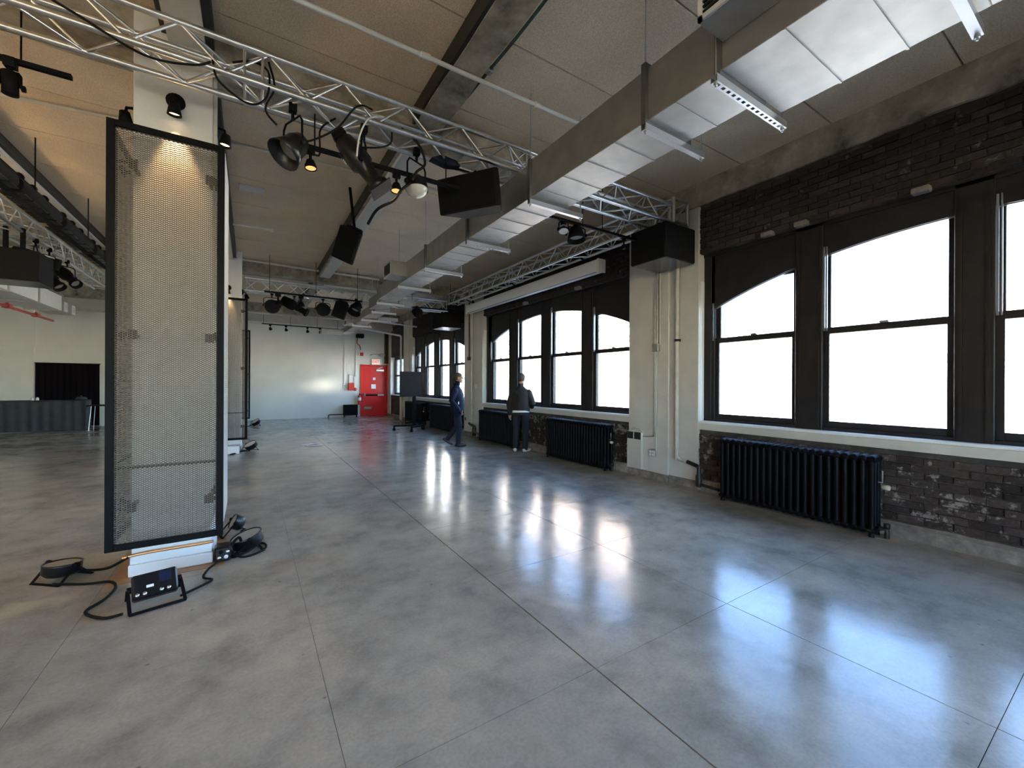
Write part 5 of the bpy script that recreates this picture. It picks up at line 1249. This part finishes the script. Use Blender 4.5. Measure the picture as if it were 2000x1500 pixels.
part(t, 'top', MB().box(-6.57, -4.48, 18.70, 19.35, 0.93, 0.965), 'leather_dark', 0.01, True)
part(t, 'end_panel', MB().box(-4.52, -4.48, 18.74, 19.33, 0.015, 0.93), 'leather_dark', 0, True); part(t, 'end_panel', MB().box(-6.57, -6.53, 18.74, 19.33, 0.015, 0.93), 'leather_dark', 0, True)
for (x, lb) in ((-5.72, 'small pale jar standing on the draped counter'), (-5.62, 'second pale jar on the draped counter, to the right')):
    t = thing('jar', lb, 'jar', (x, 18.95, 0.966), 'jars on the counter')
    part(t, 'glass_body', MB().lathe([(0.0, 0), (0.04, 0.0), (0.045, 0.05), (0.03, 0.08)], 12), 'paper'); part(t, 'lid', MB().lathe([(0.032, 0.08), (0.032, 0.1), (0.0, 0.1)], 12), 'steel')
t = thing('black_curtain', 'black curtain covering an opening behind the draped counter', 'curtain', (-5.25, 20.1, 0))
drape(-6.02, -4.47, 20.15, 0.02, 2.18, 0.02, 48, 'curtain_black', t, 'cloth'); part(t, 'rail', MB().box(-6.04, -4.45, 20.12, 20.19, 2.17, 2.20), 'black_metal', 0.004, True)
t = thing('high_table', 'small black table with chrome legs right of the draped counter', 'table', (-4.12, 18.6, 0))
part(t, 'table_top', MB().box(-0.25, 0.45, -0.3, 0.3, 0.78, 0.81), 'black_metal', 0.006)
for (x, y) in ((-0.2, -0.25), (0.4, -0.25), (-0.2, 0.25), (0.4, 0.25)): part(t, 'leg', MB().tube([(x * 0.75, y * 0.8, 0.78), (x, y, 0.0)], 0.010, 8), 'steel')
t = thing('box_on_counter', 'grey cloth bundle at the right end of the draped counter', 'bundle', (-4.62, 18.9, 0.966))
part(t, 'bundle', MB().lathe([(0.0, 0), (0.13, 0.0), (0.15, 0.05), (0.1, 0.10), (0.0, 0.12)], 14), 'leather_dark'); part(t, 'knot', MB().lathe([(0.0, 0.11), (0.03, 0.12), (0.03, 0.14), (0.0, 0.15)], 10), 'leather_dark')
# white block at the second column etc
t = thing('low_step_block', 'white painted block at the foot of the second column', 'block', (-0.30, 10.95, 0))
part(t, 'body', MB().box(-0.25, 0.12, -0.12, 0.12, 0, 0.16), 'trim_white', 0.006); part(t, 'lip', MB().box(-0.26, 0.13, -0.13, 0.13, 0.16, 0.175), 'trim_white', 0.003)
# ceiling access plates
for (x, y, lb) in ((0.02, 7.6, 'small white ceiling plate right of the nearest column'), (3.95, 6.4, 'small white ceiling plate between the duct and the window wall')):
    t = thing('ceiling_plate', lb, 'ceiling plate', (x, y, CZ - 0.03))
    part(t, 'plate', MB().box(-0.17, 0.17, -0.1, 0.1, 0, 0.03), 'duct_white', 0.006); part(t, 'screw', MB().lathe([(0.0, -0.004), (0.012, -0.003), (0.012, 0.0)], 8), 'steel')
# ================================================================== PEOPLE
def ellipsoid(c, rx, ry, rz, rot=None, seg=16, rings=10):
    mb = MB(); vs, fs = [], []
    for i in range(rings + 1):
        ph = math.pi * i / rings
        for k in range(seg):
            a = 2 * math.pi * k / seg
            vs.append(Vector((rx * math.sin(ph) * math.cos(a), ry * math.sin(ph) * math.sin(a), rz * math.cos(ph))))
    for i in range(rings):
        for k in range(seg): fs.append((i * seg + k, i * seg + (k + 1) % seg, (i + 1) * seg + (k + 1) % seg, (i + 1) * seg + k))
    M = Matrix.Translation(c) @ (rot.to_4x4() if rot else I4)
    return mb.add(vs, fs, True, M)
class Figure:
    """collects tapered limbs and flattened torso rings, fuses them by voxel remesh into one surface"""
    def __init__(s): s.mb = MB(); s.prims = []
    def limb(s, pts, rs, mat, flat=1.0):
        s.mb.tube(pts, 0, 14, rs)
        for i in (0, len(pts) - 1): s.ball(pts[i], rs[i], mat, False)
        for i in range(len(pts) - 1): s.prims.append((Vector(pts[i]), rs[i], Vector(pts[i + 1]), rs[i + 1], mat))
    def ball(s, c, r, mat, cls=True, sc=(1, 1, 1), rot=None):
        e = ellipsoid(c, r * sc[0], r * sc[1], r * sc[2], rot); s.mb.add(e.v, e.f, True)
        if cls: s.prims.append((Vector(c), r * min(sc), Vector(c), r * min(sc), mat))
    def rings(s, rows, mat, seg=20):
        """rows: (centre, half_width(x), half_depth(y)) from bottom up"""
        vs, fs = [], []
        for (c, w, d) in rows:
            c = Vector(c)
            for k in range(seg):
                a = 2 * math.pi * k / seg
                vs.append(c + Vector((w * math.cos(a), d * math.sin(a), 0)))
        for i in range(len(rows) - 1):
            for k in range(seg): fs.append((i * seg + k, i * seg + (k + 1) % seg, (i + 1) * seg + (k + 1) % seg, (i + 1) * seg + k))
        fs.append(tuple(range(seg))[::-1]); fs.append(tuple(range((len(rows) - 1) * seg, len(rows) * seg)))
        s.mb.add(vs, fs, True)
        for i in range(len(rows) - 1):
            a, b_ = rows[i], rows[i + 1]
            for off in (-0.55, 0, 0.55):
                s.prims.append((Vector(a[0]) + Vector((a[1] * off, 0, 0)), a[2], Vector(b_[0]) + Vector((b_[1] * off, 0, 0)), b_[2], mat))
    def hand(s, wrist, d_, side, mat='skin', curl=0.35):
        """palm and five fingers: d_ points along the hand, side towards the thumb"""
        w = Vector(wrist); d_ = Vector(d_).normalized(); sd_ = Vector(side); sd_ = (sd_ - d_ * sd_.dot(d_)).normalized(); nrm = d_.cross(sd_)
        s.limb([w, w + d_ * 0.045, w + d_ * 0.085], [0.026, 0.034, 0.030], mat)
        for k, (o_, L_) in enumerate(((0.030, 0.070), (0.010, 0.080), (-0.011, 0.073), (-0.031, 0.056))):
            p0 = w + d_ * 0.085 + sd_ * o_; p1 = p0 + d_ * L_ * 0.5; p2 = p1 + (d_ * (1 - curl) + nrm * curl * 1.2).normalized() * L_ * 0.5
            s.limb([p0 - d_ * 0.02, p1, p2], [0.0105, 0.0095, 0.008], mat)
        t0 = w + d_ * 0.03 + sd_ * 0.026
        s.limb([t0, t0 + (sd_ * 0.7 + d_ * 0.7) * 0.035, t0 + (sd_ * 0.45 + d_ * 1.0) * 0.065], [0.014, 0.0115, 0.009], mat)
    def build(s, root, name, mats, voxel=0.0085):
        me = s.mb.mesh(name)
        tmp = bpy.data.objects.new(name, me); COL.objects.link(tmp)
        rm = tmp.modifiers.new('fuse', 'REMESH'); rm.mode = 'VOXEL'; rm.voxel_size = voxel; rm.use_smooth_shade = True
        sm = tmp.modifiers.new('soft', 'SMOOTH'); sm.factor = 0.5; sm.iterations = 4
        dg = bpy.context.evaluated_depsgraph_get(); dg.update()
        me2 = bpy.data.meshes.new_from_object(tmp.evaluated_get(dg))
        bpy.data.objects.remove(tmp)
        me2.materials.clear()
        for m_ in mats: me2.materials.append(MATS[m_])
        idx = {m_: i for i, m_ in enumerate(mats)}
        import numpy as np
        nf = len(me2.polygons); cen = np.empty(nf * 3); me2.polygons.foreach_get('center', cen); cen = cen.reshape(-1, 3)
        best = np.full(nf, 1e9); bi = np.zeros(nf, int)
        for (p, r0, q, r1, m_) in s.prims:
            P_ = np.array(p); D_ = np.array(q - p); L2 = float(D_ @ D_)
            t_ = np.clip(((cen - P_) @ D_) / L2, 0, 1) if L2 > 1e-9 else np.zeros(nf)
            dist = np.linalg.norm(cen - P_ - t_[:, None] * D_, axis=1) - (r0 + (r1 - r0) * t_)
            msk = dist < best; best[msk] = dist[msk]; bi[msk] = idx[m_]
        me2.polygons.foreach_set('material_index', bi.astype('int32')); me2.polygons.foreach_set('use_smooth', np.ones(nf, bool))
        me2.name = name
        o = bpy.data.objects.new(name, me2); link(o, root)
        return o
def head(F, c, fwd, mat='skin'):
    """head centre c, facing fwd (unit xy); returns the face frame"""
    c = Vector(c); f = Vector(fwd).normalized(); s_ = Vector((f.y, -f.x, 0))
    rot = Matrix(((s_.x, f.x, 0), (s_.y, f.y, 0), (0, 0, 1)))
    F.ball(c + Vector((0, 0, 0.02)), 0.1, mat, True, (0.78, 0.97, 1.08), rot)
    F.ball(c + f * 0.025 + Vector((0, 0, -0.055)), 0.075, mat, True, (0.78, 0.92, 0.90), rot)     # jaw
    F.ball(c + f * 0.075 + Vector((0, 0, -0.095)), 0.024, mat)                                   # chin
    F.limb([c + f * 0.090 + Vector((0, 0, 0.022)), c + f * 0.113 + Vector((0, 0, -0.018))], [0.010, 0.015], mat)   # nose
    F.ball(c + f * 0.088 + Vector((0, 0, 0.038)), 0.018, mat, True, (2.2, 0.6, 0.5), rot)         # brow
    F.ball(c + f * 0.094 + Vector((0, 0, -0.052)), 0.013, mat, True, (1.7, 0.7, 0.7), rot)        # mouth
    for k in (-1, 1): F.ball(c + s_ * 0.078 * k + Vector((0, 0, -0.005)) - f * 0.005, 0.03, mat, True, (0.35, 0.65, 1.0), rot)  # ears
    return c, f, s_, rot
def face_parts(root, c, f, s_, rot, hair):
    mb = MB()
    e = ellipsoid(c - f * 0.012 + Vector((0, 0, 0.034)), 0.086, 0.106, 0.108, rot)
    # keep the cap above the hair line: higher in front, low at the nape
    vs = e.v; keep = []
    for fc_ in e.f:
        m_ = sum((vs[i] for i in fc_), Vector()) / 4 - c
        fr_ = m_.dot(f)
        lim = 0.075 if fr_ > 0.055 else (0.03 if fr_ > 0.0 else -0.06)
        if m_.z > lim: keep.append(fc_)
    part(root, 'hair', MB().add(vs, keep, True), hair)
    for k in (-1, 1):
        ce = c + f * 0.087 + s_ * 0.030 * k + Vector((0, 0, 0.012))
        e2 = ellipsoid(ce, 0.011, 0.006, 0.006, rot, 10, 6); part(root, 'eye', e2, 'trim_white')
        e3 = ellipsoid(ce + f * 0.004, 0.005, 0.003, 0.005, rot, 8, 6); part(root, 'iris', e3, 'black_metal')
        e4 = ellipsoid(ce + Vector((0, 0, 0.020)), 0.018, 0.006, 0.004, rot, 10, 6); part(root, 'eyebrow', e4, hair)
    e5 = ellipsoid(c + f * 0.101 + Vector((0, 0, -0.052)), 0.022, 0.004, 0.005, rot, 10, 6)
    m_ = part(root, 'lips', e5, 'lips')
plain('lips', (0.34, 0.13, 0.11), 0.5)
def shoe(F, ankle, fwd, mat, pitch=0.0, L=0.2):
    a = Vector(ankle); f = Vector(fwd).normalized(); dn = Vector((0, 0, -1))
    toe = (f * math.cos(pitch) + dn * math.sin(pitch)); up = (Vector((0, 0, 1)) * math.cos(pitch) + f * math.sin(pitch))
    h = a - up * 0.045
    F.limb([h - toe * 0.055, h + toe * 0.02, h + toe * 0.11, h + toe * 0.175], [0.040, 0.043, 0.040, 0.030], mat)
# ---- figure 1: navy jacket, walking, profile to the camera. local frame: +Y = facing
def build_walker():
    root = thing('person', 'person in a navy jacket and jeans walking with a hand in the pocket', 'person', (4.36, 9.42, 0), None, math.atan2(-0.844, -0.536))
    F = Figure(); J, T, S, K = 'jacket_navy', 'jeans_blue', 'shoe_dark', 'skin'
    hz = 0.93
    # legs: right leg (screen front) planted ahead, left leg trailing with lifted heel
    F.limb([(0.09, 0.0, hz), (0.095, 0.07, 0.50), (0.09, 0.045, 0.085)], [0.110, 0.076, 0.058], T)
    F.limb([(-0.09, 0.0, hz), (-0.095, 0.0, 0.50), (-0.09, -0.24, 0.17)], [0.110, 0.076, 0.058], T)
    shoe(F, (0.09, 0.05, 0.085), (0, 1, 0), S)
    shoe(F, (-0.09, -0.26, 0.17), (0, 1, 0), S, 0.55)
    F.rings([((0, 0, 0.84), 0.165, 0.115), ((0, 0, 0.95), 0.178, 0.125), ((0, 0, 1.02), 0.168, 0.118)], T)
    F.rings([((0, 0.005, 0.87), 0.205, 0.168), ((0, 0.012, 0.98), 0.205, 0.180), ((0, 0.015, 1.12), 0.20, 0.176), ((0, 0.0, 1.28), 0.21, 0.170), ((0, -0.015, 1.40), 0.20, 0.145), ((0, -0.02, 1.47), 0.13, 0.095), ((0, -0.005, 1.52), 0.075, 0.075), ((0, 0.005, 1.555), 0.068, 0.070)], J)
    for k in (-1, 1):
        F.ball((0.18 * k, -0.02, 1.375), 0.068, J)
        F.limb([(0.19 * k, -0.02, 1.365), (0.25 * k, -0.10, 1.14), (0.225 * k, 0.06, 0.93)], [0.078, 0.068, 0.054], J)
        F.hand((0.215 * k, 0.075, 0.915), (-0.25 * k, 0.45, -0.75), (0, 0.6, 0.4))
    F.limb([(0, 0.0, 1.48), (0, 0.02, 1.60)], [0.058, 0.055], K)
    c, f, s_, rot = head(F, (0, 0.045, 1.69), (0, 1, 0))
    F.build(root, 'body', [J, T, S, K])
    face_parts(root, c, f, s_, rot, 'hair_grey')
    part(root, 'collar', MB().lathe([(0.074, 0.0), (0.080, 0.05), (0.074, 0.055), (0.068, 0.0)], 20, Matrix.Translation((0, 0.005, 1.51))), 'jacket_navy', 0, False, 'dark turned-up collar')
    part(root, 'zip_pull', MB().box(0.196, 0.206, 0.06, 0.075, 1.05, 1.11), 'steel', 0, False, 'bright pocket zip')
    g = MB()
    for k in (-1, 1): g.tube([c + s_ * k * 0.030 + f * 0.103 + Vector((0.022 * math.cos(a), 0, 0.012 + 0.018 * math.sin(a))) for a in [i * math.pi / 6 for i in range(13)]], 0.0022, 5).tube([c + s_ * k * 0.055 + f * 0.10 + Vector((0, 0, 0.015)), c + s_ * k * 0.08 + Vector((0, 0, 0.012))], 0.0025, 5)
    part(root, 'glasses', g, 'black_metal')
    return root
build_walker()
def build_looker():
    root = thing('person', 'person in a dark brown jacket seen from behind, looking out of the window', 'person', (5.28, 7.93, 0), None, math.atan2(-0.80, 0.60))
    F = Figure(); J, T, S, K, H = 'jacket_brown', 'jeans_dark', 'shoe_white', 'skin', 'shirt_white'
    hz = 0.93
    F.limb([(0.10, 0.0, hz), (0.11, 0.02, 0.50), (0.115, -0.02, 0.085)], [0.105, 0.075, 0.062], T)
    F.limb([(-0.10, 0.0, hz), (-0.115, 0.0, 0.50), (-0.125, -0.03, 0.085)], [0.105, 0.075, 0.062], T)
    shoe(F, (0.12, -0.01, 0.085), (0.35, 1, 0), S); shoe(F, (-0.13, -0.03, 0.085), (-0.45, 1, 0), S)
    F.rings([((0, 0, 0.84), 0.175, 0.125), ((0, 0, 0.95), 0.185, 0.13)], T)
    F.rings([((0, 0, 0.945), 0.212, 0.158), ((0, 0.0, 1.05), 0.212, 0.16), ((0, 0.0, 1.20), 0.222, 0.155), ((0, -0.02, 1.34), 0.228, 0.142), ((0, -0.025, 1.41), 0.19, 0.118), ((0, -0.015, 1.455), 0.12, 0.092), ((0, -0.005, 1.495), 0.076, 0.076)], J)
    F.ball((0.195, -0.02, 1.365), 0.068, J); F.ball((-0.195, -0.02, 1.365), 0.068, J)
    F.limb([(-0.205, -0.02, 1.35), (-0.275, -0.05, 1.10), (-0.275, 0.0, 0.87)], [0.070, 0.064, 0.052], J)
    F.hand((-0.275, 0.005, 0.865), (0.0, 0.08, -1), (0.2, 1, 0))
    F.limb([(0.205, -0.02, 1.35), (0.295, 0.0, 1.11), (0.20, 0.20, 1.02)], [0.070, 0.064, 0.052], J)
    F.hand((0.195, 0.225, 1.02), (-0.6, 0.7, 0.1), (0, 0.2, 1))
    F.limb([(0, 0.0, 1.48), (0, 0.02, 1.58)], [0.060, 0.058], K)
    c, f, s_, rot = head(F, (0, 0.04, 1.665), (0.1, 1, 0))
    F.build(root, 'body', [J, T, S, K])
    vs, fs = [], []
    for i, (z, k_) in enumerate(((0.895, 1.0), (0.955, 1.0))):
        for q in range(32):
            a = 2 * math.pi * q / 32; vs.append((0.203 * math.cos(a), 0.150 * math.sin(a), z + 0.012 * math.sin(a + 2.4)))
    fs = [(q, (q + 1) % 32, 32 + (q + 1) % 32, 32 + q) for q in range(32)]
    part(root, 'shirt_hem', MB().add(vs, fs, True), 'shirt_white', 0, False, 'white shirt tail below the jacket')
    face_parts(root, c, f, s_, rot, 'hair_brown')
    return root
build_looker()
# unseen spot lamp added outside for assumed reflected sun: soft bright patch on the far wall
gl_d = bpy.data.lights.new('added_patch_spot', 'SPOT'); gl_d.energy = 16000; gl_d.color = (1.0, 0.90, 0.70); gl_d.spot_size = math.radians(0.68); gl_d.spot_blend = 1.0; gl_d.shadow_soft_size = 0.25
gl_o = bpy.data.objects.new('added_patch_spot', gl_d); COL.objects.link(gl_o); gl_o.location = (40.0, 3.13, 2.6)
gl_o.rotation_euler = (Vector((2.82, 20.2, 1.45)) - Vector(gl_o.location)).to_track_quat('-Z', 'Y').to_euler()
